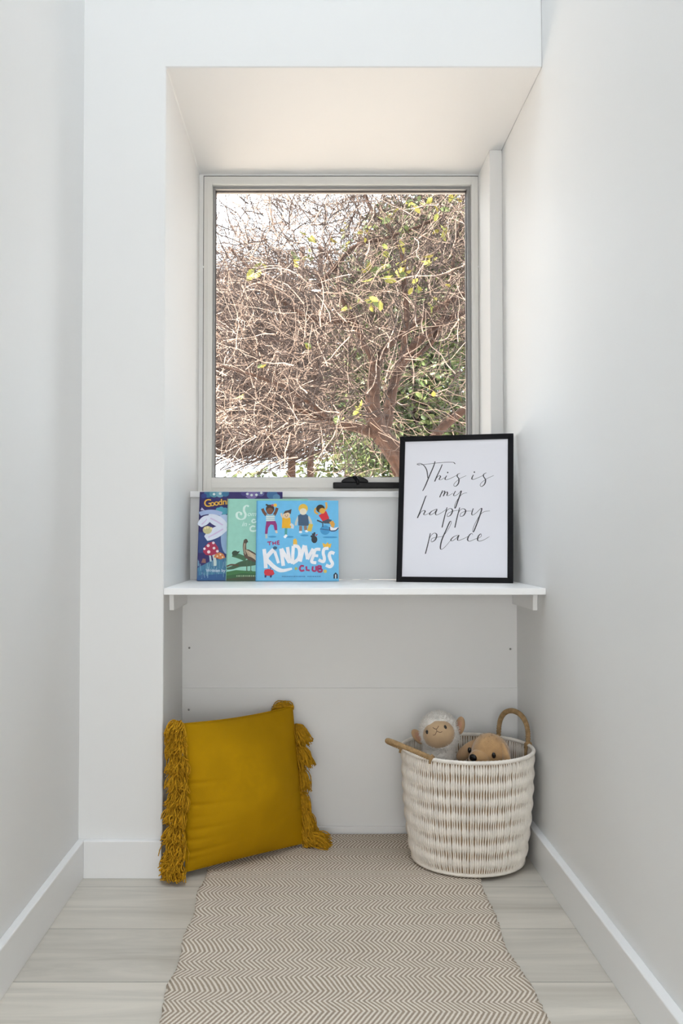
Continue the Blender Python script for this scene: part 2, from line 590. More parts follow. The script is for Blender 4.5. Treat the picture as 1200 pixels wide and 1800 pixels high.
# ------------------------------------------------------------------ flat artwork helper
class Art:
    """flat printed shapes on a cover: origin lower-left, u to the right, v up, in metres"""

    def __init__(s, mb, origin, ux, vx, nx, w, h):
        s.mb, s.o, s.u, s.v, s.n, s.w, s.h = mb, Vector(origin), Vector(ux), Vector(vx), Vector(nx), w, h
        s.k = 1
        s.mats = []

    def mi(s, m):
        if m not in s.mats:
            s.mats.append(m)
        return s.mats.index(m)

    def p(s, u, v):
        u, v = min(max(u, 0.0), 1.0), min(max(v, 0.0), 1.0)
        return s.o + s.u * (u * s.w) + s.v * (v * s.h) + s.n * (0.000015 * s.k)

    def poly(s, pts, m):
        s.k += 1
        s.mb.add([s.p(*q) for q in pts], [tuple(range(len(pts)))], s.mi(m), False)

    def disc(s, u, v, ru, rv, m, rot=0.0, n=22):
        a = s.w / s.h
        pts = []
        for k in range(n):
            x, y = ru * math.cos(2 * PI * k / n), rv / a * math.sin(2 * PI * k / n)
            x, y = x * math.cos(rot) - y * math.sin(rot), x * math.sin(rot) + y * math.cos(rot)
            pts.append((u + x, v + y * a))
        s.poly(pts, m)

    def ribbon(s, pts, wd, m, smooth=True, taper=None, same=False):
        """wd in units of the cover width"""
        if not same:
            s.k += 1
        pts = spline(pts) if smooth and len(pts) > 2 else pts
        P = [(min(max(q[0], 0.004), 0.996) * s.w, min(max(q[1], 0.004), 0.996) * s.h) for q in pts]
        n = len(P)
        L_, R_ = [], []
        for i in range(n):
            a, c = P[max(i - 1, 0)], P[min(i + 1, n - 1)]
            dx, dy = c[0] - a[0], c[1] - a[1]
            l = math.hypot(dx, dy) or 1e-9
            w_ = wd * s.w / 2
            if taper:
                w_ *= taper(i / (n - 1), dx / l, dy / l)
            L_.append((P[i][0] - dy / l * w_, P[i][1] + dx / l * w_))
            R_.append((P[i][0] + dy / l * w_, P[i][1] - dx / l * w_))
        off = s.n * (0.000015 * s.k)
        vs = [s.o + s.u * q[0] + s.v * q[1] + off for q in L_ + R_]
        s.mb.add(vs, [(i, i + n, i + n + 1, i + 1) for i in range(n - 1)], s.mi(m), False)

    def text(s, txt, u, v, size, m, rot=0.0, font_w=1.0, shear=0.0, bold=0.0):
        s.k += 1
        cu = bpy.data.curves.new('lettering', 'FONT')
        cu.body = txt
        cu.size = size * s.h
        cu.shear = shear
        cu.offset = bold * s.h
        cu.resolution_u = 3
        ob = bpy.data.objects.new('lettering', cu)
        C.objects.link(ob)
        dg = bpy.context.evaluated_depsgraph_get()
        me = bpy.data.meshes.new_from_object(ob.evaluated_get(dg))
        cr, sr = math.cos(rot), math.sin(rot)
        vs = []
        for q in me.vertices:
            x, y = q.co.x * font_w, q.co.y
            x, y = x * cr - y * sr, x * sr + y * cr
            vs.append(s.o + s.u * (u * s.w + x) + s.v * (v * s.h + y) + s.n * (0.000015 * s.k))
        s.mb.add(vs, [tuple(f.vertices) for f in me.polygons], s.mi(m), False)
        bpy.data.objects.remove(ob)
        bpy.data.meshes.remove(me)
        bpy.data.curves.remove(cu)


def spline(pts, k=6):
    out = []
    n = len(pts)
    for i in range(n - 1):
        p0, p1, p2, p3 = pts[max(i - 1, 0)], pts[i], pts[i + 1], pts[min(i + 2, n - 1)]
        for j in range(k):
            t = j / k
            out.append(tuple(0.5 * ((2 * p1[d]) + (-p0[d] + p2[d]) * t + (2 * p0[d] - 5 * p1[d] + 4 * p2[d] - p3[d]) * t * t + (-p0[d] + 3 * p1[d] - 3 * p2[d] + p3[d]) * t ** 3) for d in range(len(p1))))
    out.append(pts[-1])
    return out


_ink = {}


def ink(r, g, b_):
    """printed colour given as sRGB 0-255"""
    k = (r, g, b_)
    if k not in _ink:
        lin = tuple(((c / 255) / 12.92 if c / 255 <= 0.04045 else ((c / 255 + 0.055) / 1.055) ** 2.4) for c in k)
        _ink[k] = mat('printed_ink', lin, 0.38, var=0.06, vscale=60)
    return _ink[k]


# ------------------------------------------------------------------ picture frame
FW, FH = 0.369, 0.486
lean = 0.080
ang = math.radians(-15.1)
tilt = math.asin(lean / FH)
fr = empty('framed_print', (0.4465, 0.333, 0.8026), 'black framed print with handwritten words leaning in the corner of the shelf', 'picture frame', rot=(-tilt, 0, ang))
# local: x along the width, z up the frame, y backwards; the front lower edge rests on the shelf
b = MB()
w2 = FW / 2
bt = 0.0175


def mitre(mb, o, i, y0, y1):
    (a0, a1, c0, c1), (e0, e1, g0, g1) = o, i
    O = [(a0, c0), (a1, c0), (a1, c1), (a0, c1)]
    I = [(e0, g0), (e1, g0), (e1, g1), (e0, g1)]
    for k in range(4):
        j = (k + 1) % 4
        q = [O[k], O[j], I[j], I[k]]
        vs = [(p[0], y0, p[1]) for p in q] + [(p[0], y1, p[1]) for p in q]
        mb.add(vs, [(0, 1, 2, 3), (7, 6, 5, 4), (0, 4, 5, 1), (1, 5, 6, 2), (2, 6, 7, 3), (3, 7, 4, 0)], 0, False)


mitre(b, (-w2, w2, 0, FH), (-w2 + bt, w2 - bt, bt, FH - bt), 0, 0.016)
b.build('frame_border', M_fblack, fr, bevel=0.001)
b = MB(); b.box(-w2 + 0.004, w2 - 0.004, 0.0065, 0.0135, 0.004, FH - 0.004)
b.build('backing_board', M_fblack, fr)
pb = MB()
pw, phh = FW - 2 * bt + 0.004, FH - 2 * bt + 0.004
pb.box(-pw / 2, pw / 2, 0.0045, 0.0064, bt - 0.002, bt - 0.002 + phh)
A = Art(pb, (-pw / 2 + 0.002, 0.0045, bt), (1, 0, 0), (0, 0, 1), (0, -1, 0), pw - 0.004, phh - 0.004)
A.mats = [M_paper]


def uvp(cx, cy):
    px, py = 720 + cx / 7.059, 790 + cy / 7.059
    u = 0.5
    for _ in range(3):
        top, bot = 779 - 10 * u, 1013.5 + 1.5 * u
        t = (py - top) / (bot - top)
        u = (px - (709 - 5 * t)) / ((893.5 - 2 * t) - (709 - 5 * t))
    return u, 1 - t


strokes = [
    [(112, 212), (82, 206), (78, 197), (110, 188), (150, 203), (182, 235), (205, 285), (216, 372)],
    [(78, 203), (150, 204), (300, 183), (440, 168), (530, 165), (552, 172), (565, 187)],
    [(308, 158), (290, 220), (225, 370), (185, 465), (150, 532)],
    [(400, 195), (380, 245), (330, 350), (305, 412), (330, 365), (362, 337), (378, 348), (362, 385), (392, 385), (432, 358)],
    [(457, 335), (437, 372), (445, 386), (480, 380), (540, 352), (590, 325)],
    [(628, 303), (600, 313), (590, 340), (612, 375), (605, 430), (575, 465), (550, 462), (556, 430), (620, 372), (705, 330)],
    [(795, 317), (775, 362), (790, 377), (850, 355), (912, 325)],
    [(957, 288), (925, 308), (920, 335), (945, 378), (935, 430), (900, 463), (880, 452), (893, 418), (960, 365), (1048, 322)],
    [(405, 520), (388, 560), (368, 608), (398, 552), (426, 527), (433, 545), (415, 592), (440, 552), (462, 538), (467, 560), (460, 583), (490, 580), (535, 553)],
    [(570, 525), (545, 572), (560, 586), (602, 562), (642, 523), (602, 640), (565, 738), (556, 715), (580, 655), (635, 580), (675, 553), (715, 545)],
    [(208, 592), (190, 600), (165, 665), (128, 762), (85, 867), (128, 795), (168, 772), (182, 785), (165, 820), (190, 826), (245, 798)],
    [(335, 750), (300, 765), (262, 785), (240, 815), (255, 826), (300, 800), (333, 757), (315, 808), (335, 826), (400, 792), (455, 752)],
    [(462, 730), (430, 850), (398, 982), (430, 852), (460, 772), (505, 743), (532, 770), (505, 828), (465, 842), (478, 802), (550, 772), (610, 764)],
    [(622, 730), (590, 850), (560, 982), (590, 852), (620, 772), (665, 743), (697, 770), (670, 828), (628, 838), (640, 800), (700, 775), (770, 771)],
    [(792, 738), (773, 800), (785, 822), (830, 792), (897, 735), (862, 860), (798, 1022), (786, 1005), (812, 930), (868, 832), (920, 782), (1000, 765)],
    [(250, 1050), (220, 1180), (187, 1303), (220, 1182), (250, 1092), (300, 1048), (332, 1070), (312, 1130), (265, 1157), (272, 1115), (345, 1097), (410, 1088)],
    [(408, 1092), (470, 1012), (515, 922), (500, 905), (455, 1000), (397, 1130), (378, 1220), (393, 1247), (440, 1212), (505, 1138)],
    [(598, 1070), (545, 1092), (510, 1130), (528, 1142), (575, 1112), (610, 1070), (595, 1120), (612, 1136), (690, 1105), (735, 1080)],
    [(783, 1066), (776, 1047), (750, 1062), (726, 1100), (722, 1130), (745, 1144), (800, 1124), (855, 1098)],
    [(850, 1110), (890, 1082), (885, 1052), (855, 1082), (845, 1127), (870, 1142), (925, 1125), (992, 1085)],
]
for st in strokes:
    A.ribbon([uvp(*q) for q in st], 0.0085, M_ink, taper=lambda t, dx, dy: (0.42 + 0.75 * max(0.0, -dy) ** 2) * (0.75 + 0.5 * math.sin(PI * min(max(t, 0), 1)) ** 0.5))
for q in ((470, 296), (806, 284)):
    A.disc(*uvp(*q), 0.0065, 0.006, M_ink)
pb.build('printed_paper', A.mats, fr)


# ------------------------------------------------------------------ picture books
def book(name, label, x0, x1, y_bot, ztop, y_top, th, art, base, spine):
    """a thin hardcover leaning back: front lower edge at y_bot, front upper edge at y_top"""
    w = x1 - x0
    h = math.hypot(ztop - 0.8026, y_top - y_bot)
    tl = math.atan2(y_top - y_bot, ztop - 0.8026)
    root = empty(name, (x0, y_bot, 0.8027 + th * math.sin(tl)), label, 'book', 'picture books on the shelf', rot=(-tl, 0, 0))
    cb = MB()
    A_ = Art(cb, (0, 0, 0), (1, 0, 0), (0, 0, 1), (0, -1, 0), w, h)
    A_.mats = [base, spine]
    cb.box(0, w, 0, 0.0022, 0, h, 0)
    cb.box(0, w, th - 0.0022, th, 0, h, 0)
    cb.box(-0.0012, 0.0022, 0.0, th, 0, h, 1)
    art(A_)
    cb.build('cover', A_.mats, root)
    pg = MB()
    pg.box(0.0023, w - 0.003, 0.0023, th - 0.0023, 0.003, h - 0.003)
    pg.build('pages', ink(238, 232, 220), root)
    return root


def art_goodnight(A):
    def q(x, y):   # crop pixels -> cover
        return ((x - (100 - 35 * (y - 60) / 1440)) / 1360.0, 1 - (y - 60) / 1440.0)
    navy, teal, pale = ink(38, 30, 100), ink(52, 112, 150), ink(185, 205, 235)
    A.poly([q(80, 720), q(560, 760), q(1440, 700), q(1420, 1060), q(80, 1060)], ink(45, 70, 130))
    A.poly([q(66, 1300), q(300, 1180), q(560, 1130), q(1000, 1180), q(1400, 1150), q(1400, 1500), q(66, 1500)], ink(70, 130, 165))
    A.poly([q(66, 1420), q(560, 1390), q(1400, 1400), q(1400, 1500), q(66, 1500)], ink(48, 96, 150))
    random.seed(5)
    for i in range(60):
        x = random.uniform(70, 560)
        y = random.uniform(1240, 1480)
        A.ribbon([q(x, y), q(x + random.uniform(-12, 12), y - random.uniform(50, 120))], 0.006, random.choice([ink(110, 165, 190), ink(62, 118, 160), ink(140, 180, 205), ink(52, 92, 150)]), smooth=False)
    # foliage along the top
    for x, y, r, c in ((230, 100, 70, teal), (330, 90, 75, ink(90, 150, 170)), (430, 95, 70, ink(120, 170, 190)), (520, 90, 60, teal), (160, 130, 50, ink(45, 60, 130)), (950, 90, 110, ink(120, 105, 165)), (830, 80, 60, ink(70, 60, 130)), (1100, 85, 60, ink(90, 90, 150)), (1290, 110, 90, ink(60, 110, 160)), (1360, 150, 60, ink(90, 140, 180))):
        A.disc(*q(x, y), r / 1360, r / 1700, c)
    for x, y in ((330, 100), (430, 90), (880, 95), (950, 115), (1030, 110), (1110, 80)):
        A.disc(*q(x, y), 0.016, 0.014, ink(215, 225, 225))
    for x, y, s_ in ((400, 360, 40), (450, 350, 46), (510, 380, 60), (470, 400, 40)):
        A.disc(*q(x, y), s_ / 1360, s_ / 1500, ink(75, 160, 185))
    # rabbit: curved back, two long ears, body
    A.ribbon([q(90, 430), q(200, 400), q(330, 395), q(460, 430)], 0.055, ink(165, 185, 225))
    A.disc(*q(560, 800), 0.085, 0.20, ink(150, 180, 215))
    A.disc(*q(500, 580), 0.10, 0.10, pale)
    for a, c in (((90, 620, 280, 480), 0.085), ((230, 470, 540, 640), 0.10), ((200, 830, 540, 650), 0.105)):
        x0, y0, x1, y1 = a
        A.ribbon([q(x0, y0), q((x0 * 2 + x1) / 3, (y0 * 2 + y1) / 3 - 12), q((x0 + 2 * x1) / 3, (y0 + 2 * y1) / 3 - 12), q(x1, y1)], c, ink(224, 231, 247), taper=lambda t, dx, dy: 0.25 + 1.05 * math.sin(PI * min(1, 0.12 + t * 0.8)))
        A.ribbon([q(x0 + 40, y0 - 20 if y0 > y1 else y0 + 25), q((x0 + x1) / 2, (y0 + y1) / 2), q(x1 - 60, y1 + (25 if y0 > y1 else -25))], c * 0.17, ink(214, 198, 230))
    A.disc(*q(225, 690), 0.055, 0.045, ink(205, 200, 150))
    for x, y in ((190, 660), (230, 650), (290, 665)):
        A.disc(*q(x, y), 0.014, 0.014, ink(240, 225, 175))
    # toadstools
    A.ribbon([q(330, 1090), q(350, 1180), q(352, 1270)], 0.035, ink(205, 220, 215))
    A.ribbon([q(270, 1100), q(285, 1200)], 0.022, ink(190, 210, 215), smooth=False)
    A.poly([q(155, 1040), q(185, 960), q(240, 900), q(300, 880), (q(355, 910)), q(400, 970), q(415, 1040), q(370, 1080), q(290, 1105), q(200, 1095)], ink(175, 42, 82))
    for x, y, r in ((240, 945, 25), (325, 900, 22), (180, 995, 20), (335, 985, 22), (250, 1045, 26), (390, 1035, 22)):
        A.disc(*q(x, y), r / 1360, r / 1500, ink(245, 225, 230))
    A.poly([q(330, 1130), q(360, 1080), q(430, 1050), q(490, 1080), q(520, 1140), q(440, 1165)], ink(215, 130, 75))
    for x, y in ((390, 1115), (440, 1090), (475, 1130)):
        A.disc(*q(x, y), 0.011, 0.01, ink(245, 215, 180))
    A.poly([q(130, 1220), q(155, 1150), q(200, 1160), q(205, 1225)], ink(150, 105, 95))
    # small fairy at the left edge
    A.poly([q(110, 365), q(130, 320), q(180, 370)], ink(200, 195, 225))
    # title and author line
    for bold, c in ((0.004, ink(70, 45, 20)), (0.0015, ink(235, 185, 80))):
        xx = 165
        for ch, dy, rr, adv in (('G', 315, 0.10, 104), ('o', 303, 0.13, 66), ('o', 293, 0.13, 66), ('d', 283, 0.10, 70), ('n', 274, 0.05, 68), ('i', 268, 0.0, 38), ('g', 268, -0.05, 66), ('h', 274, -0.08, 66), ('t', 282, -0.1, 40)):
            A.text(ch, *q(xx, dy), 0.125 if ch == 'G' else 0.098, c, rot=rr, bold=bold)
            xx += adv
    A.text('Written by Robin', *q(205, 1365), 0.047, ink(205, 222, 235), bold=0.0008)


def art_bird(A):
    def q(x, y):
        return ((x - (560 - 20 * (y - 170) / 1330)) / 1320.0, 1 - (y - 170) / 1330.0)
    A.poly([q(540, 1360), q(700, 1330), q(1000, 1350), q(1880, 1330), q(1880, 1500), q(540, 1500)], ink(62, 120, 68))
    A.poly([q(540, 1420), q(800, 1380), q(1880, 1420), q(1880, 1500), q(540, 1500)], ink(48, 98, 56))
    A.poly([q(540, 1470), q(900, 1430), q(1880, 1460), q(1880, 1500), q(540, 1500)], ink(66, 74, 50))
    # bough and hill behind the bird
    A.ribbon([q(545, 1310), q(640, 1290), q(760, 1240), q(900, 1215), q(1040, 1180)], 0.085, ink(58, 92, 66), taper=lambda t, dx, dy: 0.25 + t)
    A.ribbon([q(640, 1080), q(720, 1100), q(800, 1130), q(860, 1160)], 0.06, ink(62, 108, 74))
    A.disc(*q(680, 1060), 0.038, 0.032, ink(50, 72, 52))
    A.poly([q(690, 1040), q(760, 1025), q(740, 1060)], ink(50, 60, 48))
    A.ribbon([q(545, 1275), q(620, 1245), q(740, 1255)], 0.02, ink(92, 70, 50))
    # striped wading bird
    body = [q(815, 1060), q(850, 1000), q(905, 1000), q(960, 1030), q(1010, 1060), q(1060, 1120), q(1060, 1180), q(1000, 1200), q(900, 1170), q(835, 1120)]
    A.poly(body, ink(88, 66, 54))
    A.ribbon([q(850, 850), q(835, 930), q(838, 1000), q(850, 1060)], 0.042, ink(110, 92, 76))
    A.disc(*q(855, 865), 0.024, 0.028, ink(88, 78, 66))
    A.poly([q(870, 860), q(900, 880), q(868, 885)], ink(50, 48, 44))
    for d in range(5):
        A.ribbon([q(850 + d * 10, 1010 + d * 22), q(900 + d * 12, 1030 + d * 22), q(960 + d * 10, 1065 + d * 22), q(1040, 1110 + d * 20)], 0.009, ink(215, 195, 165))
    A.ribbon([q(840, 900), q(828, 980), q(850, 1080)], 0.008, ink(205, 190, 165))
    for x in (875, 940):
        A.ribbon([q(x, 1170), q(x - 2, 1340), q(x - 30, 1350)], 0.011, ink(70, 100, 70), smooth=False)
        A.ribbon([q(x - 2, 1338), q(x + 20, 1350)], 0.009, ink(70, 100, 70), smooth=False)
    # swash lettering
    cr = ink(222, 245, 236)
    A.ribbon([q(900, 300), q(870, 280), q(830, 310), q(825, 370), q(850, 430), q(830, 490), q(770, 510), q(715, 480), q(705, 420), q(740, 390), q(775, 410), q(770, 440)], 0.022, cr, taper=lambda t, dx, dy: 0.5 + 0.8 * abs(dy))
    A.text('ome', *q(872, 455), 0.082, cr, shear=0.3, bold=0.0005)
    A.text('in', *q(785, 622), 0.085, cr, shear=0.3, bold=0.0005)
    A.ribbon([q(905, 590), q(925, 595)], 0.012, cr, smooth=False)
    A.ribbon([q(1010, 520), q(980, 510), q(955, 540), q(980, 562), q(1030, 545)], 0.018, cr)
    A.ribbon([q(1010, 630), q(965, 620), q(930, 650), q(940, 695), q(1000, 700), q(1050, 680)], 0.02, cr)
    # faint author line
    random.seed(8)
    x = 705
    while x < 1010:
        l = random.uniform(14, 34)
        A.ribbon([q(x, 1425), q(x + l, 1423)], 0.018, ink(150, 175, 140), smooth=False)
        x += l + 10


def art_kindness(A):
    def q(x, y):
        return ((x - 78) / 1074.0, 1 - (y - 88) / 1057.0)
    blue2 = ink(62, 150, 205)
    white, mag = ink(245, 245, 250), ink(170, 40, 105)
    yel = ink(240, 190, 70)
    # ground shadows drawn on the cover
    for x, y in ((285, 568), (510, 570), (705, 550), (1040, 575)):
        A.disc(*q(x, y), 0.05 if x < 1000 else 0.09, 0.012, blue2)
    # child 1: arms up, plum trousers
    sk = ink(110, 66, 48)
    A.ribbon([q(205, 285), q(170, 240), q(150, 195)], 0.035, sk)
    A.ribbon([q(305, 285), q(330, 235), q(345, 185)], 0.035, sk)
    A.poly([q(200, 275), q(312, 275), q(318, 370), q(200, 375)], ink(150, 195, 210))
    for y in (300, 325, 350):
        A.ribbon([q(200, y), q(315, y)], 0.012, ink(225, 230, 225), smooth=False)
    A.poly([q(205, 365), q(325, 360), q(345, 410), q(350, 480), q(315, 482), q(300, 415), q(262, 405), q(230, 450), q(222, 530), q(188, 530), q(195, 440)], ink(150, 40, 120))
    A.ribbon([q(205, 535), q(208, 590)], 0.025, ink(190, 200, 195), smooth=False)
    A.ribbon([q(330, 485), q(345, 520)], 0.025, ink(225, 205, 190), smooth=False)
    A.disc(*q(252, 200), 0.052, 0.055, ink(62, 38, 28))
    A.disc(*q(250, 228), 0.042, 0.042, ink(128, 80, 55))
    A.ribbon([q(195, 140), q(230, 155)], 0.02, ink(50, 36, 30), smooth=False)
    A.disc(*q(320, 150), 0.022, 0.022, yel)
    A.disc(*q(283, 150), 0.016, 0.014, ink(190, 90, 110))
    # child 2: yellow dress
    A.ribbon([q(430, 330), q(405, 290), q(400, 255)], 0.02, ink(225, 200, 175))
    A.poly([q(415, 315), q(520, 315), q(528, 455), q(408, 455)], ink(240, 180, 30))
    A.ribbon([q(465, 455), q(462, 540)], 0.03, ink(72, 160, 160), smooth=False)
    A.ribbon([q(475, 545), q(440, 580)], 0.03, white, smooth=False)
    A.ribbon([q(520, 400), q(550, 420), q(545, 460)], 0.03, ink(225, 225, 225))
    A.disc(*q(468, 285), 0.044, 0.04, ink(232, 205, 170))
    A.poly([q(425, 265), q(450, 225), q(500, 215), q(535, 200), q(525, 270), q(490, 245), q(440, 262)], ink(82, 62, 56))
    A.disc(*q(453, 283), 0.005, 0.006, ink(60, 40, 30)); A.disc(*q(483, 283), 0.005, 0.006, ink(60, 40, 30))
    A.ribbon([q(455, 298), q(468, 305), q(482, 298)], 0.006, ink(150, 60, 50))
    # child 3: fair hair, navy dress, bag
    A.ribbon([q(630, 300), q(600, 370), q(592, 420)], 0.028, ink(205, 210, 205))
    A.ribbon([q(755, 300), q(785, 360), q(795, 400)], 0.028, ink(205, 205, 195))
    A.poly([q(620, 285), q(660, 265), q(720, 265), q(752, 285), q(765, 415), q(740, 425), q(625, 420)], ink(58, 90, 122))
    A.ribbon([q(655, 425), q(655, 490)], 0.035, ink(150, 120, 105), smooth=False)
    A.ribbon([q(715, 425), q(722, 480)], 0.035, ink(150, 120, 105), smooth=False)
    A.disc(*q(655, 507), 0.02, 0.014, white); A.disc(*q(735, 495), 0.02, 0.014, white)
    A.poly([q(765, 395), q(820, 405), q(795, 500), q(740, 490)], ink(222, 190, 75))
    A.disc(*q(688, 195), 0.057, 0.06, ink(232, 190, 70))
    A.disc(*q(688, 235), 0.044, 0.042, ink(235, 225, 205))
    # child 4: red shirt, reclining in a wheeled chair
    A.disc(*q(975, 480), 0.06, 0.06, blue2)
    A.ribbon([q(870, 350), q(940, 380), q(1060, 350)], 0.018, ink(60, 66, 84), smooth=False)
    A.ribbon([q(945, 390), q(945, 440)], 0.012, ink(50, 60, 90), smooth=False)
    A.ribbon([q(910, 465), q(1060, 485)], 0.012, ink(48, 100, 150), smooth=False)
    A.ribbon([q(885, 270), q(845, 240), q(850, 200), q(880, 185)], 0.022, ink(225, 170, 70))
    A.ribbon([q(965, 215), q(995, 180), q(990, 110)], 0.025, ink(225, 170, 80))
    A.poly([q(890, 285), q(990, 225), q(1030, 320), q(1010, 365), q(945, 365)], ink(214, 32, 52))
    A.poly([q(940, 365), q(1020, 330), q(1062, 350), q(1040, 395), q(970, 392)], ink(70, 76, 92))
    A.poly([q(1030, 375), q(1080, 355), q(1105, 400), q(1090, 450), q(1060, 440)], ink(225, 165, 70))
    A.poly([q(1040, 430), q(1085, 455), q(1150, 440), q(1120, 480), q(1045, 485)], white)
    A.ribbon([q(1035, 440), q(1045, 488), q(1110, 488), q(1150, 450)], 0.012, ink(40, 50, 92))
    A.disc(*q(915, 195), 0.052, 0.05, ink(46, 38, 30))
    A.disc(*q(938, 225), 0.036, 0.036, ink(228, 172, 62))
    # bird, cow bits and crowns
    A.disc(*q(835, 605), 0.036, 0.045, ink(38, 44, 56))
    for x0, y0 in ((790, 555), (815, 525), (838, 510)):
        A.ribbon([q(825, 590), q(x0, y0)], 0.022, ink(38, 44, 56), smooth=False)
    A.poly([q(845, 545), q(885, 530), q(862, 560)], ink(190, 60, 80))
    A.disc(*q(322, 715), 0.026, 0.02, ink(62, 100, 130))
    A.poly([q(556, 690), q(560, 605), q(590, 590), q(608, 620), q(612, 690)], yel)
    A.poly([q(955, 712), q(940, 650), q(985, 668), q(1010, 640), q(1025, 668), q(1058, 655), q(1045, 712)], yel)
    # title
    for st in ([(220, 640), (275, 632)], [(248, 636), (252, 680)], [(292, 632), (296, 678)], [(328, 628), (332, 674)], [(294, 655), (330, 651)], [(352, 624), (356, 670)], [(352, 626), (378, 622)], [(354, 648), (376, 644)], [(356, 670), (382, 666)]):
        A.ribbon([q(*p) for p in st], 0.013, mag, smooth=False)

    def W(st, w_=0.042, sm=True, tp=None):
        A.ribbon([q(*p) for p in st], w_, white, smooth=sm, taper=tp)
    W([(180, 730), (195, 850), (205, 980)], 0.044)
    W([(305, 735), (215, 845), (260, 915), (350, 990), (430, 1010), (545, 985)], 0.044, True, lambda t, dx, dy: 1.15 - 0.6 * max(0, t - 0.7) / 0.3)
    W([(318, 760), (370, 915)], 0.036, False)
    W([(400, 725), (432, 950)], 0.044, False)
    W([(405, 725), (510, 905)], 0.042, False)
    W([(485, 705), (515, 915)], 0.042, False)
    W([(560, 690), (555, 800), (550, 925)], 0.04)
    W([(560, 690), (620, 700), (645, 770), (625, 860), (550, 918)], 0.042)
    W([(705, 680), (675, 790), (650, 895)], 0.042)
    W([(715, 685), (748, 865)], 0.042, False)
    W([(820, 725), (745, 865)], 0.040, False)
    W([(915, 735), (850, 740), (825, 810), (800, 895), (860, 910)], 0.038)
    W([(830, 815), (885, 820)], 0.034, False)
    W([(1020, 720), (965, 730), (950, 780), (965, 850), (950, 895), (890, 870)], 0.038)
    W([(1095, 790), (1055, 775), (1030, 810), (1045, 870), (1070, 920), (1040, 960), (985, 940)], 0.040)
    # CLUB
    for st in ([(700, 955), (665, 950), (645, 985), (665, 1015), (705, 1005)], [(730, 955), (735, 1005), (775, 1008)], [(815, 955), (812, 1005), (840, 1018), (858, 1000), (856, 952)], [(878, 950), (882, 1025)], [(878, 952), (918, 955), (915, 980), (882, 985), (930, 995), (925, 1025), (882, 1026)]):
        A.ribbon([q(*p) for p in st], 0.022, mag, smooth=len(st) > 3)
    A.disc(*q(597, 985), 0.017, 0.017, ink(190, 200, 110))
    A.disc(*q(975, 1020), 0.021, 0.021, ink(225, 200, 100))
    # red toy at the lower left
    A.poly([q(190, 1000), q(235, 990), q(300, 1005), q(318, 1055), q(280, 1080), q(195, 1075), q(182, 1035)], ink(214, 40, 58))
    for x in (205, 275):
        A.poly([q(x - 15, 1070), q(x + 12, 1070), q(x + 6, 1100), q(x - 14, 1102)], ink(60, 50, 110))
    A.ribbon([q(265, 995), q(268, 970)], 0.01, ink(150, 50, 80), smooth=False)
    # publisher mark and faint small print
    A.ribbon([q(1093, 1115), q(1093, 1065), q(1110, 1045), q(1128, 1065), q(1128, 1115)], 0.02, ink(22, 42, 70), smooth=False)
    A.ribbon([q(1110, 1062), q(1110, 1112)], 0.012, ink(225, 235, 240), smooth=False)
    random.seed(3)
    x = 415
    while x < 915:
        if not 705 < x < 742:
            l = random.uniform(10, 26)
            A.ribbon([q(x, 1087), q(x + l, 1087)], 0.010, ink(60, 120, 180), smooth=False)
            x += l + 6
        else:
            x = 745


book('picture_book', 'purple night picture book with toadstools and rabbit, hindmost of the three on the shelf', -0.3805, -0.1030, 0.430, 1.0975, 0.505, 0.009, art_goodnight, ink(44, 34, 104), ink(52, 44, 110))
book('picture_book', 'mint green picture book with striped bird, middle one of the overlapping three', -0.2840, -0.0170, 0.4185, 1.0735, 0.4805, 0.008, art_bird, ink(156, 213, 195), ink(158, 213, 196))
book('picture_book', 'sky blue picture book with cartoon children and white title lettering, front one of three', -0.1860, 0.0840, 0.4055, 1.0665, 0.4560, 0.009, art_kindness, ink(108, 192, 238), ink(98, 180, 228))

# ------------------------------------------------------------------ rug
rb = MB()
random.seed(21)
nx_, ny_ = 60, 200
y0, y1 = -1.35, 0.352
vs = []
el = [0.0] * (ny_ + 1)
er = [0.0] * (ny_ + 1)
for j in range(ny_ + 1):
    el[j] = 0.004 * math.sin(j * 0.21) + random.uniform(-0.0022, 0.0022)
    t = y0 + (y1 - y0) * j / ny_
    er[j] = 0.011 * math.sin((t + 0.02) * 5.4 + 0.6) + 0.004 * math.sin(t * 17) + random.uniform(-0.0025, 0.0025)


def rug_z(x, y):
    return 0.0062 + 0.0016 * math.sin(y * 22 + 2.2 * math.sin(x * 3)) * math.exp(-((y + 0.45) / 0.35) ** 2) + 0.0008 * math.sin(x * 11 + y * 9)


for j in range(ny_ + 1):
    t = y0 + (y1 - y0) * j / ny_
    for i in range(nx_ + 1):
        u = i / nx_
        xa, xb = -0.301 + el[j], 0.4575 + er[j]
        x = xa + (xb - xa) * u
        vs.append((x, t, rug_z(x, t)))
nb = len(vs)
for j in range(ny_ + 1):
    for i in (0, nx_):
        p = vs[j * (nx_ + 1) + i]
        vs.append((p[0], p[1], 0.0005))
fs = []
for j in range(ny_):
    for i in range(nx_):
        a = j * (nx_ + 1) + i
        fs.append((a, a + 1, a + nx_ + 2, a + nx_ + 1))
    a = j * (nx_ + 1)
    fs.append((a, a + nx_ + 1, nb + 2 * (j + 1), nb + 2 * j))
    a = a + nx_
    fs.append((a + nx_ + 1, a, nb + 2 * j + 1, nb + 2 * (j + 1) + 1))
rb.add(vs, fs)
rug = rb.build('rug', M_rug)
tag(rug, 'flat woven beige and cream herringbone runner rug on the pale floorboards', 'rug')

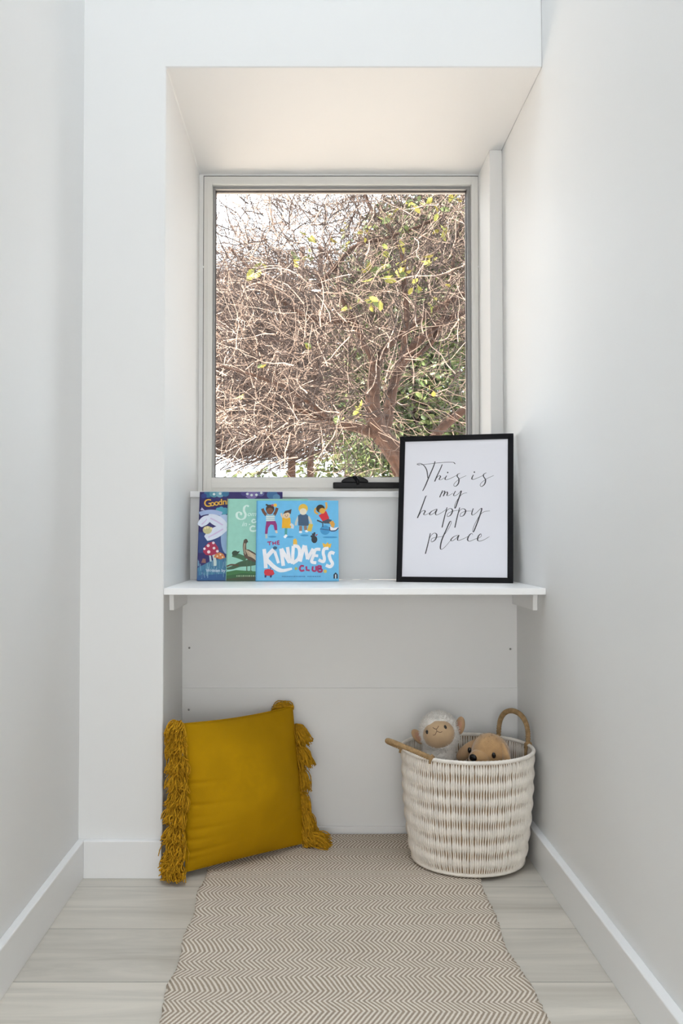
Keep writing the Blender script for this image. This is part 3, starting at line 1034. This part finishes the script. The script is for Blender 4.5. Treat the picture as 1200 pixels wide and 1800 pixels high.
# ------------------------------------------------------------------ mustard cushion
M_must = mat('mustard_cotton', (0.455, 0.248, 0.0030), 0.85, var=0.08, vscale=14, bump=0.25, bscale=900, spec=0.08)
M_tass = mat('mustard_yarn', (0.66, 0.350, 0.022), 0.9, var=0.4, vscale=120, spec=0.05)
cu = empty('cushion', (-0.20, 0.10, 0.007), 'square mustard yellow cushion with yarn tassels leaning in the left of the alcove', 'cushion')
BL, BR, TL, TR = Vector((-0.352, -0.018, 0.020)), Vector((-0.026, 0.232, 0.018)), Vector((-0.366, 0.020, 0.419)), Vector((-0.066, 0.318, 0.414))


def cpt(u, v, t):
    """u across, v up, t through the cushion (-1 front .. 1 back)"""
    # edges bow slightly inward between the corners
    du = 0.002 * math.sin(PI * v)
    uu = u + (0.5 - u) * 2 * du
    vv = v + (0.5 - v) * 2 * 0.004 * math.sin(PI * u)
    p = (BL * (1 - uu) + BR * uu) * (1 - vv) + (TL * (1 - uu) + TR * uu) * vv
    # the top edge dips in the middle-left and rises to the right corner
    p.z += -0.006 * math.sin(PI * u) * v
    nrm = (BR - BL).cross(TL - BL).normalized()     # points to the viewer side
    su, sv = math.sin(PI * u), math.sin(PI * v)
    puff = 0.084 * (max(su, 0) ** 0.62) * (max(sv, 0) ** 0.62)
    puff *= 1.0 + 0.14 * (0.5 - v)
    # creases that fan in from the left seam and the lower corner
    wr = 0.0
    for v0, a, l in ((0.59, 0.0040, 0.12), (0.44, 0.0034, 0.14), (0.36, 0.0030, 0.07), (0.27, 0.0036, 0.13), (0.20, 0.0045, 0.07), (0.12, 0.005, 0.11), (0.07, 0.004, 0.07)):
        d = v - v0 - u * (0.10 if v0 < 0.35 else 0.02)
        wr += a * math.exp(-(d / 0.016) ** 2) * math.exp(-u / l) * min(1, u / 0.02)
    for v0, a, l in ((0.40, 0.003, 0.12), (0.26, 0.003, 0.10)):
        d = v - v0 + (1 - u) * 0.1
        wr += a * math.exp(-(d / 0.016) ** 2) * math.exp(-(1 - u) / l) * min(1, (1 - u) / 0.02)
    soft = 0.004 * math.sin(u * 9 + v * 5) * su * sv + 0.003 * math.sin(v * 13 - u * 7) * su * sv
    if t < 0:
        return p + nrm * (puff - wr * 1.6 + soft)
    return p - nrm * (puff * 0.62)


nu_, nv_ = 110, 130
cb = MB()
for t in (-1, 1):
    vs = [cpt(i / nu_, j / nv_, t) for j in range(nv_ + 1) for i in range(nu_ + 1)]
    fs = []
    for j in range(nv_):
        for i in range(nu_):
            a = j * (nu_ + 1) + i
            q = (a, a + 1, a + nu_ + 2, a + nu_ + 1)
            fs.append(q if t < 0 else q[::-1])
    cb.add(vs, fs)
for v_ in range(len(cb.v)):
    x, y, z = cb.v[v_]
    cb.v[v_] = (x, y, max(z, 0.0085))
local(cb.build('cushion_cover', M_must, weld=True), cu)
# piped seam
sm = MB()
path = [cpt(i / 40, 0, -1) for i in range(41)] + [cpt(1, j / 40, -1) for j in range(1, 41)] + [cpt(1 - i / 40, 1, -1) for i in range(1, 41)] + [cpt(0, 1 - j / 40, -1) for j in range(1, 41)]
path = [Vector((p.x, p.y, max(p.z, 0.0105))) for p in path]
sm.tube(path, 0.0022, 6)
local(sm.build('seam', M_must), cu)


def tassel(base, d, length, spread, n=95, seed=0, droop=0.3, zmin=0.009, xmin=-9, ymax=9):
    rnd = random.Random(seed)
    d = Vector(d).normalized()
    base = Vector(base)
    s1 = d.orthogonal().normalized()
    s2 = d.cross(s1)
    mb = MB()
    # bound head
    mb.ellipsoid(base + d * 0.006, (0.008, 0.008, 0.009), 12, 8)
    for k in range(n):
        a = rnd.uniform(0, 2 * PI)
        sp = spread * math.sqrt(rnd.random())
        e = (d + (s1 * math.cos(a) + s2 * math.sin(a)) * math.tan(sp)).normalized()
        st = base + (s1 * math.cos(a) + s2 * math.sin(a)) * 0.006 * rnd.random()
        L_ = length * rnd.uniform(0.72, 1.08)
        pts = []
        cv = Vector((rnd.uniform(-1, 1), rnd.uniform(-1, 1), rnd.uniform(-1, 1))) * 0.014
        for j in range(6):
            t = j / 5
            p = st + e * L_ * t + cv * math.sin(PI * t) + Vector((0, 0, -droop * L_ * t * t))
            p.z = max(p.z, zmin + 0.004 * rnd.random())
            p.x = max(p.x, xmin)
            p.y = min(p.y, ymax)
            pts.append(p)
        r = rnd.uniform(0.0013, 0.0019)
        mb.tube(pts, [r * 0.9, r, r, r, r, r * 0.8], 4)
    return mb


# left side tassels, hanging forward off the seam one over another
def seam_l(v):
    return cpt(0, v, -1)


tl_specs = [(1.00, (-0.15, -0.55, -0.45), 0.056, 0.72), (0.88, (-0.15, -0.5, -0.7), 0.050, 0.85), (0.765, (-0.1, -0.5, -0.7), 0.048, 0.85), (0.65, (-0.15, -0.5, -0.7), 0.048, 0.85), (0.535, (-0.2, -0.5, -0.7), 0.048, 0.85),
            (0.42, (-0.35, -0.5, -0.6), 0.050, 0.85), (0.30, (-0.25, -0.55, -0.65), 0.050, 0.85), (0.19, (-0.2, -0.55, -0.65), 0.050, 0.85), (0.10, (-0.45, -0.6, -0.35), 0.052, 0.85), (0.03, (-0.25, -0.8, -0.15), 0.050, 0.95)]
for k, (v, d, l, s_) in enumerate(tl_specs):
    p = seam_l(v) + Vector((-0.012 if v > 0.3 else -0.020, -0.014, 0.006))
    ymax = 9
    mb = tassel(p, d, l, s_, n=150, seed=100 + k, xmin=-0.412 if v > 0.55 else -9, ymax=-0.004 if v <= 0.55 else 9)
    local(mb.build('tassel', M_tass), cu)
# right side
tr_specs = [(0.99, (-0.62, 0.10, 0.02), 0.070, 0.35), (0.86, (0.40, -0.1, -0.55), 0.062, 0.50), (0.70, (0.50, -0.25, -0.65), 0.064, 0.50), (0.53, (0.22, -0.2, -0.8), 0.058, 0.45), (0.36, (0.15, -0.2, -0.8), 0.055, 0.45), (0.22, (0.35, -0.25, -0.75), 0.058, 0.50), (0.10, (0.35, -0.2, -0.5), 0.056, 0.55), (0.03, (0.95, -0.20, 0.02), 0.078, 0.42)]
for k, (v, d, l, s_) in enumerate(tr_specs):
    p = cpt(1, v, 1) + Vector((0.004, 0.004, 0.0))
    mb = tassel(p, d, l, s_, n=130, seed=200 + k, ymax=0.355)
    local(mb.build('tassel', M_tass), cu)

# ------------------------------------------------------------------ woven basket
M_rope = mat('white_paper_rope', (0.92, 0.865, 0.79), 0.85, var=0.12, vscale=40, bump=0.3, bscale=500, spec=0.2)
M_core = mat('basket_core_reed', (0.38, 0.27, 0.17), 0.9, var=0.35, vscale=60, spec=0.1)
M_twine = mat('jute_twine', (0.46, 0.30, 0.15), 0.9, var=0.3, vscale=90, bump=0.4, bscale=600, spec=0.15)
BX, BY, BZ = 0.452, 0.125, 0.0106
R0, R1, BH = 0.163, 0.189, 0.318
bk = empty('basket', (BX, BY, BZ), 'round white woven basket with two tan handles standing at the right wall', 'basket')


def brad(z):
    t = z / BH
    return R0 + (R1 - R0) * t + 0.006 * math.sin(PI * t) - 0.006 * math.exp(-t / 0.04)


random.seed(14)
NS = 160
per = 0.0430
wb = MB()
for k in range(NS):
    a = 2 * PI * (k + random.uniform(-0.12, 0.12)) / NS
    n = 74
    pts, rr = [], []
    tw = random.uniform(-0.003, 0.003)
    ph_ = random.uniform(-0.3, 0.3)
    for j in range(n + 1):
        z = BH * j / n
        w = 0.5 + 0.5 * math.cos(2 * PI * (z + 0.006) / per + ph_)
        r = brad(z) + 0.0020 * w
        aa = a + tw * math.sin(z * 60 + k)
        pts.append((r * math.cos(aa), r * math.sin(aa), z))
        rr.append(0.0021 + 0.0023 * w ** 1.15)
    wb.tube(pts, rr, 5)
wb.build('woven_wall', M_rope, bk)
cb = MB()
prof = [(brad(BH * j / 20), BH * j / 20) for j in range(21)]
cb.lathe(prof, 96)
cb.lathe([(0.0001, 0.004), (R0 * 0.5, 0.004), (R0 - 0.004, 0.004)], 96)
cb.build('basket_core', M_core, bk)
rm = MB()
for part, ring_z, rr_ in (('rim', BH, 0.0062), ('base_rim', 0.004, 0.0055)):
    rm = MB()
    n = 300
    pts, rad = [], []
    for k in range(n + 1):
        a = 2 * PI * k / n
        r = brad(ring_z) + 0.001
        pts.append((r * math.cos(a), r * math.sin(a), ring_z))
        rad.append(rr_ * (0.93 + 0.07 * math.cos(k * 2 * PI / 3)))
    rm.tube(pts, rad, 8, caps=False)
    rm.build(part, M_rope, bk)


def handle(a0, a1, out, up, inner):
    """arch of wrapped twine from rim angle a0 to a1 (degrees); peak displaced outwards and upwards"""
    p0 = Vector((R1 * math.cos(math.radians(a0)), R1 * math.sin(math.radians(a0)), BH + 0.002))
    p1 = Vector((R1 * math.cos(math.radians(a1)), R1 * math.sin(math.radians(a1)), BH + 0.002))
    am = math.radians((a0 + a1) / 2)
    rad_d = Vector((math.cos(am), math.sin(am), 0))
    mb = MB()
    n = 150
    pts, rr = [], []
    for k in range(n + 1):
        t = k / n
        s_ = math.sin(PI * t)
        h = s_ ** 0.62
        q = p0.lerp(p1, 0.5 - 0.5 * math.cos(PI * t) if True else t) + (rad_d * out + Vector((0, 0, up))) * h
        pts.append(q)
        rr.append(0.0072 + 0.0011 * math.cos(2 * PI * k / 3.0))
    mb.tube(pts, rr, 8)
    for p in (p0, p1):
        dr = Vector((p.x, p.y, 0)).normalized()
        mb.tube([p + dr * 0.004 + Vector((0, 0, 0.004)), p - dr * 0.006 + Vector((0, 0, -0.004)), p - dr * 0.008 + Vector((0, 0, -0.03)), p - dr * 0.008 + Vector((0, 0, -0.055))], [0.006, 0.0055, 0.004, 0.003], 8)
        mb.tube([p + dr * 0.0115 + Vector((0, 0, -0.012)), p + dr * 0.0085 + Vector((0, 0, 0.004)), p + Vector((0, 0, 0.0095)), p - dr * 0.008 + Vector((0, 0, 0.003)), p - dr * 0.009 + Vector((0, 0, -0.01))], 0.0035, 7)
    return mb


handle(10, 50, 0.004, 0.088, False).build('handle', M_twine, bk)
handle(186, 230, 0.084, 0.040, True).build('handle', M_twine, bk)

# ------------------------------------------------------------------ soft toys in the basket
M_wool = mat('white_plush', (0.88, 0.84, 0.79), 0.95, var=0.10, vscale=80, bump=0.8, bscale=260, sheen=0.6, spec=0.05)
M_face = mat('beige_velour', (0.55, 0.385, 0.235), 0.9, var=0.10, vscale=40, bump=0.2, bscale=500, sheen=0.4, spec=0.05)
M_ear = mat('tan_velour', (0.47, 0.30, 0.17), 0.9, var=0.12, vscale=40, sheen=0.4, spec=0.05)
M_inear = mat('pinkish_velour', (0.47, 0.26, 0.17), 0.9, var=0.12, vscale=40, sheen=0.3, spec=0.05)
M_dog = mat('golden_plush', (0.52, 0.315, 0.150), 0.95, var=0.16, vscale=50, bump=0.6, bscale=300, sheen=0.5, spec=0.05)
M_eye = mat('toy_eye', (0.008, 0.006, 0.006), 0.25, spec=0.5)
M_thread = mat('dark_thread', (0.10, 0.055, 0.035), 0.8)


def full(rz):
    """fuller shoulders than a plain ellipsoid"""
    def w(p):
        t = p.z / rz
        k = (1 - min(t * t, 0.97)) ** -0.24
        return Vector((p.x * k, p.y * k, p.z))
    return w


def fuzz(mb, c, r, n, length, seed, M=None, keep=None, rad=0.00055, warp=None):
    rnd = random.Random(seed)
    for k in range(n):
        z = rnd.uniform(-1, 1)
        a = rnd.uniform(0, 2 * PI)
        s_ = math.sqrt(1 - z * z)
        d = Vector((s_ * math.cos(a), s_ * math.sin(a), z))
        p = Vector((d.x * r[0], d.y * r[1], d.z * r[2]))
        if keep and not keep(p):
            continue
        if warp:
            p = warp(p)
        nn = Vector((d.x / r[0], d.y / r[1], d.z / r[2])).normalized()
        e = (nn + Vector((rnd.uniform(-1, 1), rnd.uniform(-1, 1), rnd.uniform(-1, 1))) * 0.7).normalized()
        f = (e + Vector((rnd.uniform(-1, 1), rnd.uniform(-1, 1), rnd.uniform(-1, 1))) * 0.8).normalized()
        L_ = length * rnd.uniform(0.6, 1.2)
        pts = [p - nn * 0.001, p + e * L_ * 0.5, p + e * L_ * 0.5 + f * L_ * 0.5]
        if M is not None:
            pts = [M @ q for q in pts]
        mb.tube([q + Vector(c) for q in pts], [rad, rad, rad * 0.5], 3, caps=False)


def lump(seed, amp, sc_):
    from mathutils import noise

    def w(p):
        return p * (1 + amp * noise.noise(p * sc_ + Vector((seed, seed, 0))))
    return w


SX, SY = 0.374, 0.142
sp_ = empty('plush_sheep', (SX, SY + 0.005, 0.0135), 'white fluffy toy sheep with beige face sitting in the basket', 'soft toy')
hc = Vector((0, 0, 0.368 - 0.0135))       # head centre
HM = Euler((math.radians(-14), math.radians(-17), math.radians(-10))).to_matrix()
sb = MB()
sb.ellipsoid((0.0, 0.010, 0.184), (0.056, 0.055, 0.178), 40, 40, warp=full(0.178))
fuzz(sb, (0.0, 0.010, 0.184), (0.056, 0.055, 0.178), 3000, 0.007, 4, keep=lambda p: p.z > 0.05, warp=full(0.178))
sb.build('body', M_wool, sp_)
hb = MB()
hb.ellipsoid(hc, (0.056, 0.054, 0.060), 40, 28, M=HM, warp=lump(9, 0.06, 45))
fuzz(hb, hc, (0.056, 0.054, 0.060), 2600, 0.008, 5, M=HM, keep=lambda p: not (p.y < -0.025 and (p.x / 0.042) ** 2 + ((p.z + 0.003) / 0.038) ** 2 < 1))
hb.build('head', M_wool, sp_)
fc = MB()
fo = HM @ Vector((0, -0.024, -0.005))
fc.ellipsoid(hc + fo, (0.0475, 0.040, 0.0425), 36, 24, M=HM)
fcp = fc.build('face', M_face, sp_)


def on_face(x, z, off=0.0):
    """point on the face surface for local x, z (face centred)"""
    y = -0.040 * math.sqrt(max(0.0, 1 - (x / 0.0475) ** 2 - (z / 0.0425) ** 2))
    return hc + fo + HM @ Vector((x, y - off, z))


for x in (-0.029, 0.026):
    eb = MB()
    p = on_face(x, 0.012)
    eb.ellipsoid(p, (0.0042, 0.003, 0.0062), 14, 10, M=HM)
    eb.build('eye', M_eye, sp_)
mb_ = MB()
for st in ([(-0.009, 0.020), (-0.004, 0.015), (0.0, 0.013), (0.004, 0.015), (0.009, 0.020)], [(0, 0.013), (0, 0.006)], [(-0.014, -0.001), (-0.007, -0.001), (0, 0.006), (0.008, 0.001), (0.015, 0.002)]):
    mb_.tube([on_face(x, z, 0.0002) for x, z in (spline(st) if len(st) > 2 else st)], 0.00085, 6)
mb_.build('mouth_stitching', M_thread, sp_)
for sx in (-1, 1):
    ear = MB()
    eM = HM @ Euler((0, math.radians(28 * sx), math.radians(-18 * sx))).to_matrix()
    ep = hc + HM @ Vector((0.064 * sx, 0.004, 0.004))
    ear.ellipsoid(ep, (0.015, 0.009, 0.027), 22, 16, M=eM)
    e_o = ear.build('ear', M_ear, sp_)
    ie = MB()
    ie.ellipsoid(ep + eM @ Vector((0.0, -0.0055, -0.002)), (0.0095, 0.0055, 0.019), 18, 12, M=eM)
    ie.build('inner_ear', M_inear, e_o)

DX, DY = 0.510, 0.078
dg_ = empty('plush_dog', (DX, DY + 0.03, 0.0135), 'golden tan toy dog with black nose peeking over the basket rim', 'soft toy')
dh = Vector((0.0, -0.025, 0.319 - 0.0135))
DM = Euler((math.radians(3), 0, math.radians(-48))).to_matrix()
db = MB()
db.ellipsoid((0.012, 0.006, 0.146), (0.054, 0.056, 0.134), 32, 24, warp=lump(5, 0.04, 30))
db.build('body', M_dog, dg_)


def dogshape(p):
    q = p.copy()
    if q.y < 0:
        q.x *= 1 - 0.25 * min(1, -q.y / 0.06)
        q.z *= 1 - 0.12 * min(1, -q.y / 0.06)
    return q * (1 + 0.0)


dhb = MB()
dhb.ellipsoid(dh, (0.058, 0.058, 0.060), 40, 28, M=DM, warp=dogshape)
fuzz(dhb, dh, (0.0575, 0.0575, 0.0595), 900, 0.0035, 12, M=DM, keep=lambda p: p.y > -0.03, rad=0.0004)
dhb.build('head', M_dog, dg_)
mz = MB()
mzc = dh + DM @ Vector((0, -0.047, -0.003))
mz.ellipsoid(mzc, (0.032, 0.030, 0.027), 30, 20, M=DM)
mz.build('muzzle', M_dog, dg_)
nz_ = MB()
nz_.ellipsoid(mzc + DM @ Vector((0, -0.029, 0.009)), (0.0125, 0.007, 0.0105), 20, 14, M=DM)
nz_.build('nose', M_eye, dg_)
for sx in (-1, 1):
    eb = MB()
    eb.ellipsoid(dh + DM @ Vector((0.0430 * sx, -0.0370, 0.012)), (0.0062, 0.005, 0.0085), 16, 12, M=DM)
    eb.build('eye', M_eye, dg_)
    ear = MB()
    eM = DM @ Euler((math.radians(-4), math.radians(-28 if sx > 0 else 46), math.radians(-20 * sx))).to_matrix()

    def earwarp(p, sx=sx):
        q = p.copy()
        t = (q.z + 0.05) / 0.10
        q.x *= 1.25 - 0.55 * t
        return q
    ear.ellipsoid(dh + DM @ Vector((0.062 if sx > 0 else -0.060, -0.006 if sx > 0 else -0.022, 0.000 if sx > 0 else 0.008)), (0.018, 0.0095, 0.046), 26, 20, M=eM, warp=earwarp)
    ear.build('ear', M_dog if sx > 0 else M_ear, dg_)

# ------------------------------------------------------------------ outdoors
M_ground = mat('sunlit_ground', (0.60, 0.50, 0.415), 0.95, var=0.25, vscale=3.0)
M_bark = mat('brown_bark', (0.062, 0.026, 0.013), 0.9, var=0.45, vscale=30, bump=0.8, bscale=90)
M_twig = mat('dry_twig', (0.048, 0.023, 0.015), 0.8, var=0.7, vscale=9)
M_twig_lit = mat('sunlit_twig', (0.44, 0.315, 0.245), 0.75, var=0.3, vscale=12)  # lighter copy of the twig material, sun highlights put into the colour
M_green = mat('green_leaf', (0.050, 0.075, 0.010), 0.6, col2=(0.012, 0.024, 0.004), vscale=6)
M_green2 = mat('pale_leaf', (0.14, 0.17, 0.045), 0.6, col2=(0.06, 0.09, 0.02), vscale=6)
M_yell = mat('yellow_leaf', (0.36, 0.29, 0.05), 0.6, col2=(0.22, 0.24, 0.04), vscale=9)

b = MB(); b.box(-14, 14, 0.9, 26, -0.35, -0.15)
struct('floor_garden', b, M_ground)


def at(x, y, Y):
    """garden position seen through the window: x to the right and height as measured at the 5 m tree plane, moved to depth Y"""
    k = (Y + 2.6) / 5.0
    return Vector((x * k, Y, 0.94 + (y - 0.94) * k))


def twig(mb, p, d, length, r, rnd, n=6, kink=0.45, sides=3, mat_=0, grav=0.0):
    pts = [p.copy()]
    d = d.normalized()
    for j in range(n):
        d = (d + Vector((rnd.uniform(-1, 1), rnd.uniform(-1, 1) * 0.7, rnd.uniform(-1, 1))) * kink + Vector((0, 0, grav))).normalized()
        p = p + d * length / n
        pts.append(p.copy())
    mb.tube(pts, [r * (1 - 0.72 * j / n) for j in range(n + 1)], sides, mat_, caps=False)
    return pts


def leafmesh(mb, p, size, rnd, mat_=0):
    d = Vector((rnd.uniform(-1, 1), rnd.uniform(-1, 1), rnd.uniform(-1, 0.6))).normalized()
    s_ = d.orthogonal().normalized()
    s_ = (Matrix.Rotation(rnd.uniform(0, 6.28), 3, d) @ s_)
    n_ = d.cross(s_) * 0.12
    a = size
    vs = [p, p + d * a * 0.35 + s_ * a * 0.26 + n_ * a, p + d * a * 0.75 + s_ * a * 0.2 + n_ * a * 0.6, p + d * a, p + d * a * 0.75 - s_ * a * 0.2 + n_ * a * 0.6, p + d * a * 0.35 - s_ * a * 0.26 + n_ * a]
    mb.add(vs, [(0, 1, 2, 3), (0, 3, 4, 5)], mat_, True)


# picture plane at 5 m from the viewpoint: 1 px = 5/1620 m
def tp(px, py, Y=2.4):
    s_ = (Y + 2.6) / 1620.0
    return Vector(((px - 550) * s_, Y, 0.94 + (948 - py) * s_ * 1.0))


rnd = random.Random(77)
tree = empty('bare_tree', tuple(tp(735, 1290)), 'bare brown tree with crooked trunk and twigs coloured pale as in sunlight right outside the window', 'tree')
TR_ = {
    'trunk': ([(760, 1290), (745, 1000), (722, 850), (697, 800), (672, 768), (660, 745), (655, 707), (657, 669), (659, 640)], 0.060, 0.030),
}
b = MB()
pts = [tp(*p, Y=2.45) for p in spline(TR_['trunk'][0])]
b.tube(pts, [0.075 - 0.045 * (i / (len(pts) - 1)) for i in range(len(pts))], 12)
local(b.build('trunk', M_bark), tree)
limbs = [
    ([(672, 768), (648, 757), (620, 750), (585, 742), (545, 728), (500, 700)], 0.034, 0.012, 2.45),
    ([(668, 760), (680, 745), (684, 717), (694, 669), (707, 638), (732, 602), (757, 582), (777, 563), (820, 546), (880, 520)], 0.034, 0.018, 2.6),
    ([(658, 645), (672, 620), (688, 600), (723, 573), (757, 546), (790, 528), (850, 500)], 0.026, 0.012, 2.5),
    ([(658, 645), (652, 623), (636, 594), (622, 560), (600, 520), (590, 470), (560, 430)], 0.022, 0.008, 2.45),
    ([(690, 830), (740, 800), (769, 761), (798, 734), (825, 715), (880, 680)], 0.034, 0.02, 2.8),
    ([(705, 640), (716, 560), (712, 500), (710, 450), (698, 420), (680, 388), (658, 370), (640, 330), (630, 290)], 0.018, 0.008, 2.4),
    ([(620, 560), (560, 560), (500, 530), (440, 470), (400, 430)], 0.018, 0.006, 2.5),
    ([(560, 500), (620, 432), (670, 416), (720, 400), (790, 370)], 0.014, 0.007, 2.35),
    ([(700, 640), (760, 600), (790, 520), (800, 440), (812, 380)], 0.016, 0.007, 2.6),
    ([(585, 742), (520, 690), (450, 660), (380, 640)], 0.014, 0.006, 2.4),
]
limb_pts = []
for pl, r0, r1, Y in limbs:
    b = MB()
    pts = [tp(*p, Y=Y) + Vector((0, rnd.uniform(-0.01, 0.01), 0)) for p in spline(pl, 4)]
    b.tube(pts, [r0 + (r1 - r0) * i / (len(pts) - 1) for i in range(len(pts))], 9)
    local(b.build('branch', M_bark), tree)
    limb_pts += pts


def density(px, py):
    """how thick the twigs stand (0..1), by place in the crown"""
    d = 1.0
    if py < 470 and px < 520:
        d = 0.18 + 0.82 * min(1, max(0, (py - 330) / 170 + (px - 380) / 260) / 1.15)
    if py > 770:
        d *= 0.15
    if py > 720 and px < 520:
        d *= 1.0 if py < 795 else 0.10
    if px > 690 and py > 600:
        d *= 0.22
    return d


tb = MB()
count = 0
while count < 7200:
    px, py = rnd.uniform(330, 930), rnd.uniform(270, 830)
    if rnd.random() > density(px, py):
        continue
    count += 1
    Y = rnd.uniform(2.0, 3.6)
    p = tp(px, py, Y)
    # twigs fan out away from the fork of the trunk
    out = Vector((px - 665, 0, -(py - 720)))
    out = out.normalized() if out.length > 1 else Vector((0, 0, 1))
    d = out * rnd.uniform(-0.2, 1.2) + Vector((rnd.uniform(-1, 1), rnd.uniform(-0.8, 0.8), rnd.uniform(-0.8, 0.8))) * 0.9
    L_ = rnd.uniform(0.10, 0.42)
    r = rnd.choice((0.0014, 0.0017, 0.002, 0.0025, 0.003, 0.0045))
    q = twig(tb, p, d, L_, r, rnd, n=6, kink=0.36, mat_=1 if rnd.random() < 0.30 else 0)
    for t in range(rnd.choice((0, 1, 1, 2))):
        k = rnd.randint(1, 5)
        twig(tb, q[k], (q[k] - q[k - 1]) + Vector((rnd.uniform(-1, 1), rnd.uniform(-1, 1), rnd.uniform(-1, 1))) * L_ * 0.2, L_ * 0.45, r * 0.65, rnd, n=4, kink=0.4, mat_=1 if rnd.random() < 0.3 else 0)
tag(local(tb.build('twigs', [M_twig, M_twig_lit]), tree), kind='stuff')
# a few leaves still hanging
lb = MB()
for px, py, n, sz in ((545, 412, 3, 0.07), (548, 435, 2, 0.06), (520, 452, 3, 0.065), (535, 447, 2, 0.05), (448, 473, 4, 0.07), (460, 470, 2, 0.05), (625, 725, 5, 0.06), (595, 735, 4, 0.055), (690, 465, 4, 0.075), (710, 410, 3, 0.075), (650, 400, 3, 0.06), (635, 405, 3, 0.05), (748, 352, 3, 0.07), (770, 365, 3, 0.06), (680, 435, 4, 0.06), (760, 532, 3, 0.05), (790, 510, 3, 0.06), (612, 540, 3, 0.05), (640, 520, 2, 0.05), (555, 605, 2, 0.05), (605, 395, 4, 0.05), (700, 485, 6, 0.07), (670, 470, 5, 0.06), (450, 645, 3, 0.045), (760, 680, 4, 0.05), (430, 695, 2, 0.04), (730, 500, 6, 0.06), (650, 480, 5, 0.06), (690, 380, 5, 0.06), (780, 400, 5, 0.06), (600, 430, 4, 0.06), (760, 450, 5, 0.06), (720, 350, 5, 0.06), (800, 340, 4, 0.06), (660, 530, 5, 0.055)):
    for k in range(n):
        leafmesh(lb, tp(px + rnd.uniform(-9, 9), py + rnd.uniform(-8, 8), 2.1 + rnd.uniform(0, 0.3)), sz * rnd.uniform(0.7, 1.15), rnd, 0 if rnd.random() < 0.7 else 1)
local(lb.build('leaves', [M_yell, M_green2]), tree)

# dense brush tree on the left, standing on two straight stems, its underside cut level
bt_ = empty('brush_tree', tuple(tp(530, 1210, 4.6)), 'dense brown brushwood tree on two straight stems, outside at the left of the window', 'tree')
for px, r in ((512, 0.036), (545, 0.030)):
    b = MB()
    pts = [tp(px + dx, py, 4.6) for dx, py in ((0, 1215), (2, 1000), (0, 850), (2, 780), (6, 700), (12, 560), (20, 430))]
    b.tube(spline(pts), [r * (1.1 - 0.5 * i / 36) for i in range(37)], 10)
    local(b.build('trunk', M_bark), bt_)
tb = MB()
count = 0
while count < 5200:
    px, py = rnd.uniform(330, 640), rnd.uniform(430, 800)
    if px > 540 and rnd.random() < (px - 540) / 90:
        continue
    if py < 560 and rnd.random() < (540 - py) / 110:
        continue
    count += 1
    p = tp(px, py, rnd.uniform(4.0, 5.4))
    d = Vector((-1, rnd.uniform(-0.5, 0.5), rnd.uniform(-0.55, 0.35)))
    twig(tb, p, d, rnd.uniform(0.25, 0.6), rnd.choice((0.003, 0.0045, 0.006)), rnd, n=4, kink=0.22)
tag(local(tb.build('twigs', M_twig), bt_), kind='stuff')


def shrub(name, label, px, base_py, Y, blobs, nleaf, size, m, group=None):
    root = empty(name, tuple(tp(px, base_py, Y)), label, 'shrub' if 'shrub' in name else 'tree', group)
    sb_ = MB()
    z0 = -0.15
    sb_.tube([Vector((root.location.x, Y, z0)), tp(px, (base_py + blobs[0][1]) / 2, Y), tp(blobs[0][0], blobs[0][1], Y)], [0.07, 0.055, 0.03], 8)
    for bx, by, rx, ry in blobs[1:]:
        sb_.tube([tp(px, (base_py + blobs[0][1]) / 2, Y), tp((px + bx) / 2, (by + blobs[0][1]) / 2 + 20, Y), tp(bx, by, Y)], [0.045, 0.035, 0.015], 6)
    local(sb_.build('stem', M_bark), root)
    fb = MB()
    s_ = (Y + 2.6) / 1620.0
    for bx, by, rx, ry in blobs:
        c_ = tp(bx, by, Y)
        for k in range(int(nleaf * rx * ry / 8000)):
            v = Vector((rnd.gauss(0, 1), rnd.gauss(0, 1), rnd.gauss(0, 1))).normalized() * rnd.random() ** 0.4
            leafmesh(fb, c_ + Vector((v.x * rx * s_, v.y * 0.5 * (rx + ry) * s_ * 0.7, v.z * ry * s_)), size * rnd.uniform(0.6, 1.3), rnd, 0 if rnd.random() < 0.72 else 1)
    local(fb.build('foliage', m), root)
    return root


root = shrub('evergreen_tree', 'leafy green tree behind the bare trunk at the right of the window', 735, 1130, 6.9,
             [(745, 690, 85, 90), (690, 790, 100, 70), (780, 560, 90, 80), (720, 430, 100, 80), (800, 420, 70, 90), (640, 500, 70, 80), (800, 760, 60, 70), (640, 640, 80, 90)], 2000, 0.075, [M_green, M_green2])
shrub('garden_shrub', 'low green shrub beyond the two straight stems, seen at the bottom of the window', 610, 1120, 8.4,
      [(610, 800, 70, 60), (570, 840, 50, 50), (660, 830, 60, 60)], 900, 0.08, [M_green2, M_green])
shrub('tall_hedge', 'dense dark green hedge standing far behind the bare trunk', 640, 1100, 10.2,
      [(700, 560, 120, 120), (600, 560, 110, 110), (800, 600, 90, 120), (560, 690, 90, 80), (660, 720, 110, 100), (780, 760, 100, 80), (500, 620, 80, 90), (740, 400, 110, 70), (930, 620, 110, 150), (1060, 700, 120, 140), (900, 880, 130, 90), (740, 900, 110, 80), (1080, 880, 110, 90), (930, 430, 90, 80)], 1300, 0.12, [M_green, M_green])
shrub('distant_shrub', 'pale distant shrub under the brushwood at the bottom left of the window', 430, 1060, 11.0,
      [(430, 850, 80, 28), (490, 858, 40, 26), (380, 870, 40, 22)], 700, 0.12, [M_green2, M_green])
